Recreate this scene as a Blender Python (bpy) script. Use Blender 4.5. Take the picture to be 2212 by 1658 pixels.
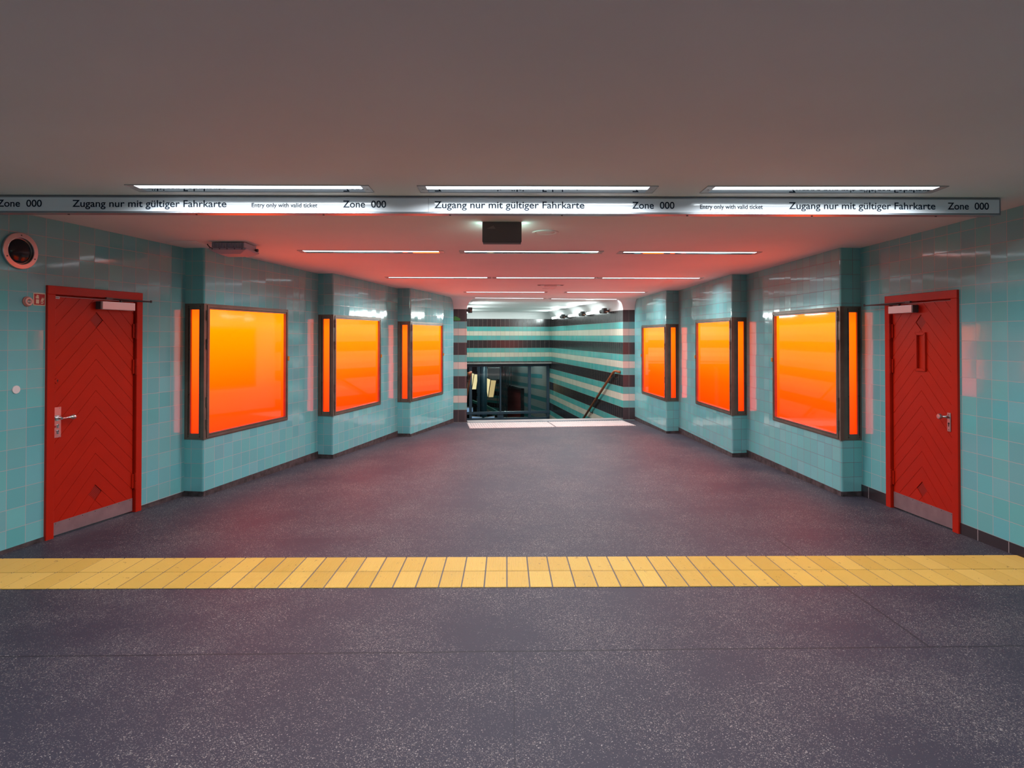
import bpy, bmesh, math, random
from mathutils import Vector, Matrix
random.seed(7)
for o in list(bpy.data.objects): bpy.data.objects.remove(o)
S = bpy.context.scene
C = S.collection
R = math.radians

# ------------------------------------------------------------ camera, world, exposure
F_PX = 1350.0
YAW, PITCH = 0.0095, 0.0117
cam_d = bpy.data.cameras.new('camera'); cam = bpy.data.objects.new('camera', cam_d); C.objects.link(cam)
cam_d.sensor_fit = 'HORIZONTAL'; cam_d.sensor_width = 36.0; cam_d.lens = F_PX / 2212 * 36
cam_d.shift_y = -(829 - (725 - F_PX * math.tan(PITCH))) / 2212
cam_d.clip_start = 0.05; cam_d.clip_end = 200
cam.location = (0, 0, 1.575)
cam.rotation_euler = (math.pi / 2 + PITCH, 0, -YAW)
S.camera = cam
w = bpy.data.worlds.new('world'); S.world = w; w.use_nodes = True
w.node_tree.nodes['Background'].inputs[0].default_value = (0.78, 0.90, 1.0, 1)
w.node_tree.nodes['Background'].inputs[1].default_value = 0.5
S.view_settings.view_transform = 'Standard'; S.view_settings.look = 'None'
S.view_settings.gamma = 1; S.view_settings.exposure = 0.0; S.view_settings.use_curve_mapping = False

TUBE = 4.0         # brightness of the lamp strips themselves
LAMP_W = 27.0      # light each louvred lamp throws down
STAIR_TUBE = 3.0  # brightness of the tubes over the stairs
STAIR_W = 22.0    # light thrown by each of them
BOX_K = 1.0       # backlit cases

# ------------------------------------------------------------ helpers
def zf(y): return -0.02 * y                    # the floor falls gently away from the viewer
def zc(y): return 2.65 - 0.02 * y              # and the ceiling with it

def link(name, bm, mats, parent=None, smooth=False, loc=None, rotz=0.0):
    me = bpy.data.meshes.new(name)
    bmesh.ops.recalc_face_normals(bm, faces=bm.faces[:])
    bm.to_mesh(me); bm.free()
    if not isinstance(mats, (list, tuple)): mats = [mats]
    for m in mats: me.materials.append(m)
    if smooth:
        for p in me.polygons: p.use_smooth = True
    o = bpy.data.objects.new(name, me); C.objects.link(o)
    if parent: o.parent = parent
    if loc is not None: o.location = loc
    o.rotation_euler[2] = rotz
    return o

def tag(o, label=None, cat=None, group=None, kind=None):
    if label: o['label'] = label
    if cat: o['category'] = cat
    if group: o['group'] = group
    if kind: o['kind'] = kind
    return o

def empty(name, loc, rotz=0.0, label=None, cat=None, group=None, kind=None, rotx=0.0):
    o = bpy.data.objects.new(name, None); C.objects.link(o)
    o.empty_display_size = 0.1; o.location = loc; o.rotation_euler = (rotx, 0, rotz)
    return tag(o, label, cat, group, kind)

def copy_tree(o, parent=None):
    c = o.copy(); C.objects.link(c); c.parent = parent
    for ch in list(o.children): copy_tree(ch, c)
    return c

def NB(): return bmesh.new()

def box(bm, x0, x1, y0, y1, z0, z1, mi=0):
    if x0 > x1: x0, x1 = x1, x0
    if y0 > y1: y0, y1 = y1, y0
    if z0 > z1: z0, z1 = z1, z0
    v = [bm.verts.new(p) for p in ((x0,y0,z0),(x1,y0,z0),(x1,y1,z0),(x0,y1,z0),(x0,y0,z1),(x1,y0,z1),(x1,y1,z1),(x0,y1,z1))]
    for f in ((0,3,2,1),(4,5,6,7),(0,1,5,4),(1,2,6,5),(2,3,7,6),(3,0,4,7)):
        bm.faces.new([v[i] for i in f]).material_index = mi

def hexa(bm, lo, hi, mi=0):
    """prism between two equal-length loops of 3D points"""
    a = [bm.verts.new(p) for p in lo]; b = [bm.verts.new(p) for p in hi]
    n = len(a)
    bm.faces.new(a[::-1]).material_index = mi; bm.faces.new(b).material_index = mi
    for i in range(n):
        j = (i + 1) % n
        bm.faces.new((a[i], a[j], b[j], b[i])).material_index = mi

def prism(bm, pts, y0, y1, mi=0):
    """polygon given in x,z; extruded in y"""
    hexa(bm, [(p[0], y0, p[1]) for p in pts], [(p[0], y1, p[1]) for p in pts], mi)

def cyl(bm, p0, p1, r, n=16, mi=0, r1=None):
    p0, p1 = Vector(p0), Vector(p1); d = (p1 - p0).normalized()
    a = d.orthogonal().normalized(); b = d.cross(a)
    if r1 is None: r1 = r
    lo = [p0 + (a*math.cos(t)+b*math.sin(t))*r for t in [2*math.pi*i/n for i in range(n)]]
    hi = [p1 + (a*math.cos(t)+b*math.sin(t))*r1 for t in [2*math.pi*i/n for i in range(n)]]
    hexa(bm, lo, hi, mi)

def tube(bm, pts, r, n=12, mi=0):
    pts = [Vector(p) for p in pts]; rings = []; up = None
    for i, p in enumerate(pts):
        d = (pts[min(i+1, len(pts)-1)] - pts[max(i-1, 0)]).normalized()
        if up is None: up = d.orthogonal().normalized()
        up = (up - d*up.dot(d)).normalized(); s = d.cross(up)
        rings.append([bm.verts.new(p + (up*math.cos(t)+s*math.sin(t))*r) for t in [2*math.pi*k/n for k in range(n)]])
    for a, b in zip(rings, rings[1:]):
        for k in range(n):
            bm.faces.new((a[k], a[(k+1) % n], b[(k+1) % n], b[k])).material_index = mi
    bm.faces.new(rings[0][::-1]).material_index = mi; bm.faces.new(rings[-1]).material_index = mi

def lathe(bm, prof, n=32, mi=0, axis='y', cx=0, cz=0):
    """profile (r, h) turned about the y axis (h along y) or z axis; centre cx,cz"""
    rings = []
    for r, h in prof:
        ring = []
        for k in range(n):
            t = 2*math.pi*k/n
            if axis == 'y': ring.append(bm.verts.new((cx + r*math.cos(t), h, cz + r*math.sin(t))))
            else: ring.append(bm.verts.new((cx + r*math.cos(t), cz + r*math.sin(t), h)))
        rings.append(ring)
    for a, b in zip(rings, rings[1:]):
        for k in range(n):
            bm.faces.new((a[k], a[(k+1) % n], b[(k+1) % n], b[k])).material_index = mi
    for ring, rr in ((rings[0], prof[0][0]), (rings[-1], prof[-1][0])):
        if rr > 1e-5: bm.faces.new(ring).material_index = mi

def ring(bm, x0, x1, z0, z1, wd, y0, y1, mi=0):
    """mitred rectangular picture frame in the xz plane, y0 front, y1 back"""
    o = [(x0,z0),(x1,z0),(x1,z1),(x0,z1)]; i = [(x0+wd,z0+wd),(x1-wd,z0+wd),(x1-wd,z1-wd),(x0+wd,z1-wd)]
    for k in range(4):
        j = (k+1) % 4
        prism(bm, [o[k], o[j], i[j], i[k]], y0, y1, mi)

def bevel(bm, w_, seg=1):
    bmesh.ops.bevel(bm, geom=bm.edges[:], offset=w_, segments=seg, profile=0.6, affect='EDGES')

def clip(poly, a, b, c):
    """keep a*x+b*z<=c"""
    out = []
    for i in range(len(poly)):
        p, q = poly[i], poly[(i+1) % len(poly)]
        dp, dq = a*p[0]+b*p[1]-c, a*q[0]+b*q[1]-c
        if dp <= 0: out.append(p)
        if (dp < 0 < dq) or (dq < 0 < dp):
            t = dp/(dp-dq); out.append((p[0]+(q[0]-p[0])*t, p[1]+(q[1]-p[1])*t))
    return out

# ------------------------------------------------------------ materials
def mat(name, col=(0.8,0.8,0.8), rough=0.5, metal=0.0, spec=0.5, emit=None, es=0.0, noise=None, bump=None, coat=0.0):
    m = bpy.data.materials.new(name); m.use_nodes = True; nt = m.node_tree; b = nt.nodes['Principled BSDF']
    b.inputs['Base Color'].default_value = (*col, 1); b.inputs['Roughness'].default_value = rough
    b.inputs['Metallic'].default_value = metal; b.inputs['Specular IOR Level'].default_value = spec
    if coat: b.inputs['Coat Weight'].default_value = coat; b.inputs['Coat Roughness'].default_value = 0.05
    if emit: b.inputs['Emission Color'].default_value = (*emit, 1); b.inputs['Emission Strength'].default_value = es
    if noise:   # (scale, amount)
        tc = nt.nodes.new('ShaderNodeTexCoord'); n = nt.nodes.new('ShaderNodeTexNoise')
        n.inputs['Scale'].default_value = noise[0]; n.inputs['Detail'].default_value = 6
        nt.links.new(tc.outputs['Object'], n.inputs['Vector'])
        r = nt.nodes.new('ShaderNodeValToRGB'); r.color_ramp.elements[0].position = 0.3; r.color_ramp.elements[1].position = 0.7
        k = noise[1]
        r.color_ramp.elements[0].color = (*[c*(1-k) for c in col], 1); r.color_ramp.elements[1].color = (*[min(1,c*(1+k)) for c in col], 1)
        nt.links.new(n.outputs['Fac'], r.inputs['Fac']); nt.links.new(r.outputs['Color'], b.inputs['Base Color'])
    if bump:    # (scale, strength)
        tc = nt.nodes.new('ShaderNodeTexCoord'); n = nt.nodes.new('ShaderNodeTexNoise'); n.inputs['Scale'].default_value = bump[0]
        nt.links.new(tc.outputs['Object'], n.inputs['Vector'])
        bp = nt.nodes.new('ShaderNodeBump'); bp.inputs['Strength'].default_value = bump[1]; bp.inputs['Distance'].default_value = 0.01
        nt.links.new(n.outputs['Fac'], bp.inputs['Height']); nt.links.new(bp.outputs['Normal'], b.inputs['Normal'])
    return m

class NT:
    def __init__(s, m): s.t = m.node_tree; s.b = s.t.nodes['Principled BSDF']
    def n(s, kind, **kw):
        x = s.t.nodes.new(kind)
        for k, v in kw.items(): setattr(x, k, v)
        return x
    def put(s, sock, v):
        if hasattr(v, 'links') or hasattr(v, 'is_linked'): s.t.links.new(v, sock)
        else: sock.default_value = v
    def m(s, op, a, b=None, c=None):
        x = s.n('ShaderNodeMath', operation=op); s.put(x.inputs[0], a)
        if b is not None: s.put(x.inputs[1], b)
        if c is not None: s.put(x.inputs[2], c)
        return x.outputs[0]
    def mix(s, f, a, b):
        x = s.n('ShaderNodeMix', data_type='RGBA'); s.put(x.inputs[0], f); s.put(x.inputs[6], a); s.put(x.inputs[7], b); return x.outputs[2]
    def noise(s, vec, scale, detail=2):
        x = s.n('ShaderNodeTexNoise'); x.inputs['Scale'].default_value = scale; x.inputs['Detail'].default_value = detail
        s.t.links.new(vec, x.inputs['Vector']); return x.outputs['Fac']

def tile_finish(T, uv_vec, cell, gm, base, grout, rough, wob, tilt):
    """shared: per tile tint, grout line, gloss, per tile tilt"""
    wn = T.n('ShaderNodeTexWhiteNoise', noise_dimensions='3D'); T.t.links.new(cell, wn.inputs['Vector'])
    hs = T.n('ShaderNodeHueSaturation'); T.put(hs.inputs['Color'], base)
    T.put(hs.inputs['Value'], T.m('MULTIPLY_ADD', wn.outputs['Value'], 0.12, 0.94))
    sc = T.n('ShaderNodeSeparateColor'); T.t.links.new(wn.outputs['Color'], sc.inputs[0])
    T.put(hs.inputs['Saturation'], T.m('MULTIPLY_ADD', sc.outputs[1], 0.14, 0.93))
    T.put(hs.inputs['Hue'], T.m('MULTIPLY_ADD', sc.outputs[2], 0.018, 0.491))
    T.put(T.b.inputs['Base Color'], T.mix(gm, hs.outputs['Color'], grout))
    T.put(T.b.inputs['Roughness'], T.m('MULTIPLY_ADD', gm, 0.6, rough))
    T.put(T.b.inputs['Specular IOR Level'], T.m('MULTIPLY_ADD', gm, -0.6, 0.75))
    tc = T.n('ShaderNodeTexCoord')
    nz = T.noise(tc.outputs['Object'], 9.0, 3)
    bp = T.n('ShaderNodeBump'); bp.inputs['Strength'].default_value = wob; bp.inputs['Distance'].default_value = 0.01
    T.put(bp.inputs['Height'], T.m('SUBTRACT', nz, T.m('MULTIPLY', gm, 0.3)))
    sub = T.n('ShaderNodeVectorMath', operation='SUBTRACT'); T.t.links.new(wn.outputs['Color'], sub.inputs[0]); sub.inputs[1].default_value = (0.5,0.5,0.5)
    scl = T.n('ShaderNodeVectorMath', operation='SCALE'); T.t.links.new(sub.outputs[0], scl.inputs[0]); scl.inputs['Scale'].default_value = tilt
    ad = T.n('ShaderNodeVectorMath', operation='ADD'); T.t.links.new(bp.outputs['Normal'], ad.inputs[0]); T.t.links.new(scl.outputs[0], ad.inputs[1])
    nm = T.n('ShaderNodeVectorMath', operation='NORMALIZE'); T.t.links.new(ad.outputs[0], nm.inputs[0])
    T.t.links.new(nm.outputs[0], T.b.inputs['Normal'])

def tile_mat(name, base, grout=(0.42,0.40,0.40), rough=0.075, line=0.013, wob=0.035, tilt=0.016, light_rows=None):
    m = bpy.data.materials.new(name); m.use_nodes = True; T = NT(m)
    uv = T.n('ShaderNodeUVMap'); sp = T.n('ShaderNodeSeparateXYZ'); T.t.links.new(uv.outputs[0], sp.inputs[0])
    fu, fv = T.m('FRACT', sp.outputs[0]), T.m('FRACT', sp.outputs[1])
    du = T.m('ABSOLUTE', T.m('SUBTRACT', fu, 0.5)); dv = T.m('ABSOLUTE', T.m('SUBTRACT', fv, 0.5))
    gm = T.m('GREATER_THAN', T.m('MAXIMUM', du, dv), 0.5 - line)
    cb = T.n('ShaderNodeCombineXYZ'); T.put(cb.inputs[0], T.m('FLOOR', sp.outputs[0])); T.put(cb.inputs[1], T.m('FLOOR', sp.outputs[1]))
    tile_finish(T, None, cb.outputs[0], gm, (*base, 1), (*grout, 1), rough, wob, tilt)
    return m

def stripe_mat(name, teal, cream, black, grout=(0.25,0.2,0.18), rough=0.2, tilt=0.012):
    """uv in metres: v measured upward; each 0.715 m repeat from the top down: black 0.262, teal, cream, teal 0.151"""
    m = bpy.data.materials.new(name); m.use_nodes = True; T = NT(m)
    uv = T.n('ShaderNodeUVMap'); sp = T.n('ShaderNodeSeparateXYZ'); T.t.links.new(uv.outputs[0], sp.inputs[0])
    d = T.m('SUBTRACT', 2.145, sp.outputs[1])             # distance down from the top of the topmost black band
    q = T.m('MULTIPLY', T.m('FRACT', T.m('DIVIDE', d, 0.715)), 0.715)
    isb = T.m('LESS_THAN', q, 0.262)
    r2 = T.m('DIVIDE', T.m('SUBTRACT', q, 0.262), 0.151)
    row = T.m('FLOOR', r2)
    isc = T.m('COMPARE', row, 1.0, 0.1)
    col = T.mix(isb, T.mix(isc, (*teal,1), (*cream,1)), (*black,1))
    ucell = T.m('DIVIDE', sp.outputs[0], 0.151)
    fu = T.m('ABSOLUTE', T.m('SUBTRACT', T.m('FRACT', ucell), 0.5))
    fr = T.m('ABSOLUTE', T.m('SUBTRACT', T.m('FRACT', r2), 0.5))
    gl = T.m('GREATER_THAN', fu, 0.484)
    g2 = T.m('MULTIPLY', T.m('GREATER_THAN', fr, 0.484), T.m('SUBTRACT', 1.0, isb))
    g3 = T.m('MULTIPLY', isb, T.m('GREATER_THAN', T.m('ABSOLUTE', T.m('SUBTRACT', q, 0.131)), 0.1285))
    gm = T.m('MAXIMUM', gl, T.m('MAXIMUM', g2, g3))
    cb = T.n('ShaderNodeCombineXYZ'); T.put(cb.inputs[0], T.m('FLOOR', ucell)); T.put(cb.inputs[1], T.m('ADD', row, T.m('MULTIPLY', T.m('FLOOR', T.m('DIVIDE', d, 0.715)), 7.0)))
    tile_finish(T, None, cb.outputs[0], gm, col, (*grout, 1), rough, 0.10, tilt)
    return m

M = {}
M['teal'] = tile_mat('teal_tile', (0.155, 0.46, 0.48))
M['tealR'] = tile_mat('teal_tile_right', (0.175, 0.47, 0.48), grout=(0.20,0.18,0.20))
M['stripe'] = stripe_mat('striped_tile', (0.10, 0.43, 0.40), (0.66, 0.62, 0.50), (0.025, 0.020, 0.022))
M['stripe_pier'] = stripe_mat('striped_pier_tile', (0.13, 0.38, 0.38), (0.66, 0.54, 0.47), (0.035, 0.022, 0.026), rough=0.42)
M['base'] = tile_mat('black_skirting_tile', (0.030, 0.024, 0.028), grout=(0.3,0.25,0.25), line=0.012, rough=0.25)
M['skirt'] = mat('worn_skirting', (0.05,0.038,0.04), 0.6, noise=(14, 0.7), bump=(40,0.4))
M['plaster'] = mat('white_plaster', (0.79,0.75,0.73), 0.75, spec=0.25, noise=(1.2, 0.03), bump=(60,0.03))
M['plaster2'] = mat('white_gloss_plaster', (0.78,0.78,0.78), 0.5, spec=0.3)
M['red'] = mat('red_gloss_paint', (0.43,0.013,0.003), 0.30, spec=0.25, noise=(5,0.06), bump=(30,0.03))
M['red_dark'] = mat('red_groove', (0.12,0.006,0.004), 0.6)
M['black'] = mat('black', (0.008,0.008,0.010), 0.6)
M['dark'] = mat('dark_plastic', (0.055,0.050,0.052), 0.5)
M['steel'] = mat('brushed_steel', (0.52,0.48,0.48), 0.32, metal=1.0, bump=(200,0.05))
M['boxgrey'] = mat('dull_grey_box', (0.11,0.095,0.092), 0.5)
M['chrome'] = mat('chrome', (0.75,0.75,0.76), 0.12, metal=1.0)
M['kick'] = mat('kick_plate_steel', (0.40,0.34,0.36), 0.42, metal=0.9, noise=(8,0.12))
M['silver'] = mat('silver_paint', (0.60,0.57,0.58), 0.35, metal=0.4)
M['bronze'] = mat('bronze_frame', (0.15,0.115,0.09), 0.30, metal=0.35, noise=(6,0.2))
M['bronze_dk'] = mat('bronze_groove', (0.03,0.022,0.018), 0.5, metal=0.5)
M['brass'] = mat('brass_latch', (0.55,0.28,0.03), 0.35, metal=0.6)
M['sign_white'] = mat('sign_enamel', (0.80,0.83,0.86), 0.05, spec=0.5)
M['alu'] = mat('grey_aluminium', (0.32,0.33,0.36), 0.35, metal=0.7)
M['ink'] = mat('navy_lettering', (0.004,0.014,0.032), 0.45, spec=0.15)
M['mirror'] = mat('lamp_reflector', (0.85,0.87,0.90), 0.04, metal=1.0)
M['lampframe'] = mat('lamp_end_cap', (0.50,0.47,0.46), 0.4, metal=0.3)
M['tube'] = mat('lamp_tube', (0.9,0.9,0.9), 0.3, emit=(0.80,0.92,1.0), es=TUBE)
M['stube'] = mat('stair_tube', (0.9,0.9,0.9), 0.3, emit=(0.88,1.0,0.98), es=STAIR_TUBE)
M['lamp_dead'] = mat('unlit_reflector', (0.55,0.5,0.5), 0.3, metal=0.5)
M['wood'] = mat('varnished_handrail', (0.26,0.075,0.02), 0.4, noise=(12,0.3), coat=0.1)
M['slate'] = mat('slate_blue_frame', (0.06,0.10,0.145), 0.4, metal=0.1)
M['floodgrey'] = mat('grey_housing', (0.34,0.33,0.40), 0.5)
M['cable'] = mat('black_cable', (0.01,0.01,0.01), 0.5)
M['signred'] = mat('sign_red', (0.36,0.012,0.02), 0.4)
M['signcream'] = mat('sign_cream', (0.72,0.60,0.42), 0.5)
M['pink'] = mat('pale_red_plastic', (0.75,0.25,0.20), 0.35)
M['pinkring'] = mat('pink_ring', (0.85,0.42,0.36), 0.35)
M['disc'] = mat('grey_disc', (0.20,0.15,0.18), 0.5)
M['white'] = mat('white_plastic', (0.75,0.72,0.72), 0.4)
M['sticker'] = mat('sticker', (0.7,0.62,0.62), 0.5)
M['paint_green'] = mat('green_spray', (0.06,0.30,0.06), 0.5)
M['stone'] = mat('step_edge_stone', (0.34,0.31,0.30), 0.45, noise=(5,0.2))
M['step'] = mat('dark_step', (0.05,0.05,0.06), 0.6, noise=(60,0.4))
M['whitepad'] = mat('white_ribbed_mat', (0.52,0.47,0.45), 0.5, noise=(10,0.08))
M['darkglass'] = mat('dark_glass', (0.008,0.014,0.02), 0.12, spec=0.25)
M['colteal'] = mat('dark_teal_column', (0.012,0.05,0.075), 0.4, noise=(3,0.2))
M['platfloor'] = mat('platform_floor', (0.02,0.035,0.035), 0.5)
M['shutter'] = mat('red_brown_panel', (0.30,0.035,0.03), 0.5)
M['beam'] = mat('grey_beam', (0.12,0.12,0.125), 0.6)
M['paleplate'] = mat('pale_plate', (0.42,0.40,0.40), 0.5)
M['greenrail'] = mat('green_stringer', (0.015,0.11,0.085), 0.5)
M['mint'] = mat('mint_lit_face', (0.8,0.9,0.85), 0.4, emit=(0.55,1.0,0.85), es=12.0)
M['amber'] = mat('warm_lit_panel', (0.1,0.08,0.05), 0.4, emit=(0.70,0.50,0.22), es=0.9)
M['amber2'] = mat('warm_bright_panel', (0.1,0.08,0.05), 0.4, emit=(1.0,0.80,0.40), es=1.0)
M['bluescreen'] = mat('blue_grey_lit_screen', (0.3,0.4,0.5), 0.4, emit=(0.25,0.42,0.65), es=0.7)

# glass of the stair screen
def glass_mat():
    m = bpy.data.materials.new('clear_glass'); m.use_nodes = True; t = m.node_tree
    for n in list(t.nodes): t.nodes.remove(n)
    out = t.nodes.new('ShaderNodeOutputMaterial'); tr = t.nodes.new('ShaderNodeBsdfTransparent'); gl = t.nodes.new('ShaderNodeBsdfGlossy')
    tr.inputs[0].default_value = (0.93,0.97,0.98,1); gl.inputs['Roughness'].default_value = 0.02
    fr = t.nodes.new('ShaderNodeFresnel'); fr.inputs[0].default_value = 1.45; mx = t.nodes.new('ShaderNodeMixShader')
    t.links.new(fr.outputs[0], mx.inputs[0]); t.links.new(tr.outputs[0], mx.inputs[1]); t.links.new(gl.outputs[0], mx.inputs[2])
    t.links.new(mx.outputs[0], out.inputs[0]); return m
M['glass'] = glass_mat()

# backlit orange film: the lamp sits at the top of the case, so the film is yellow there and deep orange below
def film(name, k, top, mid, bot, edge=0.0):
    m = bpy.data.materials.new(name); m.use_nodes = True; T = NT(m)
    tc = T.n('ShaderNodeTexCoord'); sp = T.n('ShaderNodeSeparateXYZ'); T.t.links.new(tc.outputs['Generated'], sp.inputs[0])
    r = T.n('ShaderNodeValToRGB'); e = r.color_ramp.elements
    e[0].position = 0.0; e[0].color = (*bot, 1); e[1].position = 0.97; e[1].color = (*top, 1)
    for pos, c in mid: x = e.new(pos); x.color = (*c, 1)
    T.t.links.new(sp.outputs[2], r.inputs['Fac'])
    colr = r.outputs['Color']
    T.put(T.b.inputs['Emission Color'], colr); T.b.inputs['Emission Strength'].default_value = k
    T.b.inputs['Base Color'].default_value = (0.10,0.02,0.0,1); T.b.inputs['Roughness'].default_value = 0.04
    T.b.inputs['Specular IOR Level'].default_value = 0.36
    return m
RR = 4.4*BOX_K
M['film'] = film('orange_backlit_film', 1.0, (RR,0.40,0.0), [(0.12,(RR,0.080,0.0)),(0.3,(RR,0.12,0.0)),(0.55,(RR,0.24,0.0)),(0.8,(RR,0.36,0.0)),(0.9,(RR,0.44,0.0))], (RR,0.058,0.0))
M['film_side'] = film('orange_backlit_strip', 1.0, (RR*0.7,0.19,0.0), [(0.3,(RR*0.7,0.10,0.0)),(0.6,(RR*0.7,0.19,0.0)),(0.9,(RR*0.7,0.25,0.0))], (RR*0.7,0.05,0.0))

# asphalt-like terrazzo floor: dark ground, pale chips, saw-cut joints
def floor_mat():
    m = bpy.data.materials.new('speckled_asphalt'); m.use_nodes = True; T = NT(m)
    tc = T.n('ShaderNodeTexCoord'); P = tc.outputs['Object']; sp = T.n('ShaderNodeSeparateXYZ'); T.t.links.new(P, sp.inputs[0])
    x, y = sp.outputs[0], sp.outputs[1]
    wn_ = T.n('ShaderNodeTexNoise'); wn_.inputs['Scale'].default_value = 220; wn_.inputs['Detail'].default_value = 2; T.t.links.new(P, wn_.inputs['Vector'])
    sc_ = T.n('ShaderNodeVectorMath', operation='SCALE'); T.t.links.new(wn_.outputs['Color'], sc_.inputs[0]); sc_.inputs['Scale'].default_value = 0.009
    aw = T.n('ShaderNodeVectorMath', operation='ADD'); T.t.links.new(P, aw.inputs[0]); T.t.links.new(sc_.outputs[0], aw.inputs[1]); PW = aw.outputs[0]
    def vor(scale, feat='F1'):
        v = T.n('ShaderNodeTexVoronoi', feature=feat); v.inputs['Scale'].default_value = scale; T.t.links.new(PW, v.inputs['Vector']); return v
    v1, v2, v3 = vor(135), vor(230), vor(90)
    dens = T.noise(P, 1.6, 4); dens2 = T.noise(P, 9, 2)
    d = T.m('ADD', T.m('MULTIPLY', dens, 0.75), T.m('MULTIPLY', dens2, 0.25))
    def chips(v, rad, base_thr, g):
        s = T.n('ShaderNodeSeparateColor'); T.t.links.new(v.outputs['Color'], s.inputs[0])
        thr = T.m('MULTIPLY_ADD', T.m('SUBTRACT', d, 0.5), g, base_thr)
        sel = T.m('LESS_THAN', s.outputs[0], thr)
        size = T.m('MULTIPLY_ADD', s.outputs[1], rad*0.6, rad*0.5)
        return T.m('MULTIPLY', sel, T.m('LESS_THAN', v.outputs['Distance'], size)), s.outputs[2]
    c1, t1 = chips(v1, 0.40, 0.16, 1.3); c2, t2 = chips(v2, 0.46, 0.36, 2.0); c3, t3 = chips(v3, 0.30, 0.03, 0.2)
    big = T.noise(P, 0.7, 5)
    g0 = T.mix(big, (0.026,0.023,0.037,1), (0.042,0.036,0.054,1))
    chip_col = T.mix(t1, (0.25,0.19,0.17,1), (0.50,0.43,0.40,1))
    col = T.mix(T.m('MULTIPLY', c2, 0.55), g0, chip_col)
    col = T.mix(T.m('MULTIPLY', c1, 0.75), col, chip_col)
    col = T.mix(T.m('MULTIPLY', c3, 0.8), col, (0.01,0.01,0.014,1))
    # joints
    wob = T.m('MULTIPLY', T.m('SUBTRACT', T.noise(P, 3.0, 4), 0.5), 0.02)
    def line(expr, wdt): return T.m('LESS_THAN', T.m('ABSOLUTE', T.m('ADD', expr, wob)), wdt)
    yy = T.m('ADD', y, T.m('MULTIPLY', x, -0.012))
    j1 = line(T.m('SUBTRACT', yy, 3.27), 0.0062)
    j2 = line(T.m('SUBTRACT', yy, 5.22), 0.0045)
    j3 = T.m('MULTIPLY', line(T.m('SUBTRACT', x, 2.235), 0.006), T.m('MULTIPLY', T.m('GREATER_THAN', y, 3.3), T.m('LESS_THAN', y, 5.22)))
    j4 = T.m('MULTIPLY', line(T.m('SUBTRACT', x, 0.035), 0.003), T.m('LESS_THAN', y, 3.27))
    j5 = T.m('MULTIPLY', line(T.m('SUBTRACT', T.m('SUBTRACT', x, T.m('MULTIPLY', T.m('SUBTRACT', y, 5.6), 0.135)), 0.03), 0.004), T.m('GREATER_THAN', y, 5.22))
    j = T.m('MAXIMUM', T.m('MAXIMUM', j1, T.m('MULTIPLY', j2, 0.6)), T.m('MAXIMUM', j3, T.m('MAXIMUM', T.m('MULTIPLY', j4, 0.5), T.m('MULTIPLY', j5, 0.4))))
    col = T.mix(T.m('MULTIPLY', j, 0.8), col, (0.012,0.012,0.018,1))
    T.put(T.b.inputs['Base Color'], col)
    T.put(T.b.inputs['Roughness'], T.m('MULTIPLY_ADD', dens, 0.12, 0.54))
    T.b.inputs['Specular IOR Level'].default_value = 0.31
    bp = T.n('ShaderNodeBump'); bp.inputs['Strength'].default_value = 0.25; bp.inputs['Distance'].default_value = 0.004
    T.put(bp.inputs['Height'], T.m('SUBTRACT', T.noise(P, 120, 3), T.m('MULTIPLY', j, 2.0))); T.t.links.new(bp.outputs['Normal'], T.b.inputs['Normal'])
    return m
M['floor'] = floor_mat()

def tactile_mat():
    m = bpy.data.materials.new('yellow_ribbed_tile'); m.use_nodes = True; T = NT(m)
    tc = T.n('ShaderNodeTexCoord'); P = tc.outputs['Object']; sp = T.n('ShaderNodeSeparateXYZ'); T.t.links.new(P, sp.inputs[0])
    cb = T.n('ShaderNodeCombineXYZ'); T.put(cb.inputs[0], T.m('FLOOR', T.m('DIVIDE', sp.outputs[0], 0.1507))); T.put(cb.inputs[1], T.m('FLOOR', T.m('DIVIDE', sp.outputs[1], 0.296)))
    wn = T.n('ShaderNodeTexWhiteNoise', noise_dimensions='3D'); T.t.links.new(cb.outputs[0], wn.inputs['Vector'])
    c = T.mix(wn.outputs['Value'], (0.63,0.38,0.065,1), (0.76,0.49,0.11,1))
    dirt = T.m('LESS_THAN', T.noise(P, 26, 3), 0.31)
    c = T.mix(T.m('MULTIPLY', dirt, 0.5), c, (0.16,0.09,0.03,1))
    T.put(T.b.inputs['Base Color'], T.mix(T.m('MULTIPLY', T.noise(P, 3, 4), 0.25), c, (0.5,0.33,0.15,1)))
    T.b.inputs['Roughness'].default_value = 0.5; T.b.inputs['Specular IOR Level'].default_value = 0.3
    return m
M['yellow'] = tactile_mat()
M['joint'] = mat('tactile_joint', (0.10,0.085,0.09), 0.7)

# ------------------------------------------------------------ plan of the hall (metres; x right, y away)
L = dict(a=(-5.80,-3.8), i1=(-3.442,6.735), o1=(-3.226,6.705), i2=(-2.706,9.03), o2=(-2.48,8.98), i3=(-1.945,11.23), o3=(-1.71,11.19), e=(-1.12,13.33), p=(-0.835,13.34))
Q = dict(a=(4.26,-3.8), i1=(3.805,6.665), o1=(3.572,6.64), i2=(3.51,9.09), o2=(3.278,9.04), i3=(3.215,11.62), o3=(2.97,11.57), e=(2.83,13.72), p=(2.57,13.72))
VS = Vector((math.sin(R(-7.8)), math.cos(R(-7.8)))); US = Vector((VS[1], -VS[0]))
SQ = Vector(Q['p'])
def st(u, v): p = SQ + US*u + VS*v; return (p[0], p[1])       # stair frame: u<0 to the left, v onward
STW, STV = -3.40, 7.59
SCZ = 2.377                                                     # level ceiling over the stairs
TP = 0.1545

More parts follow.
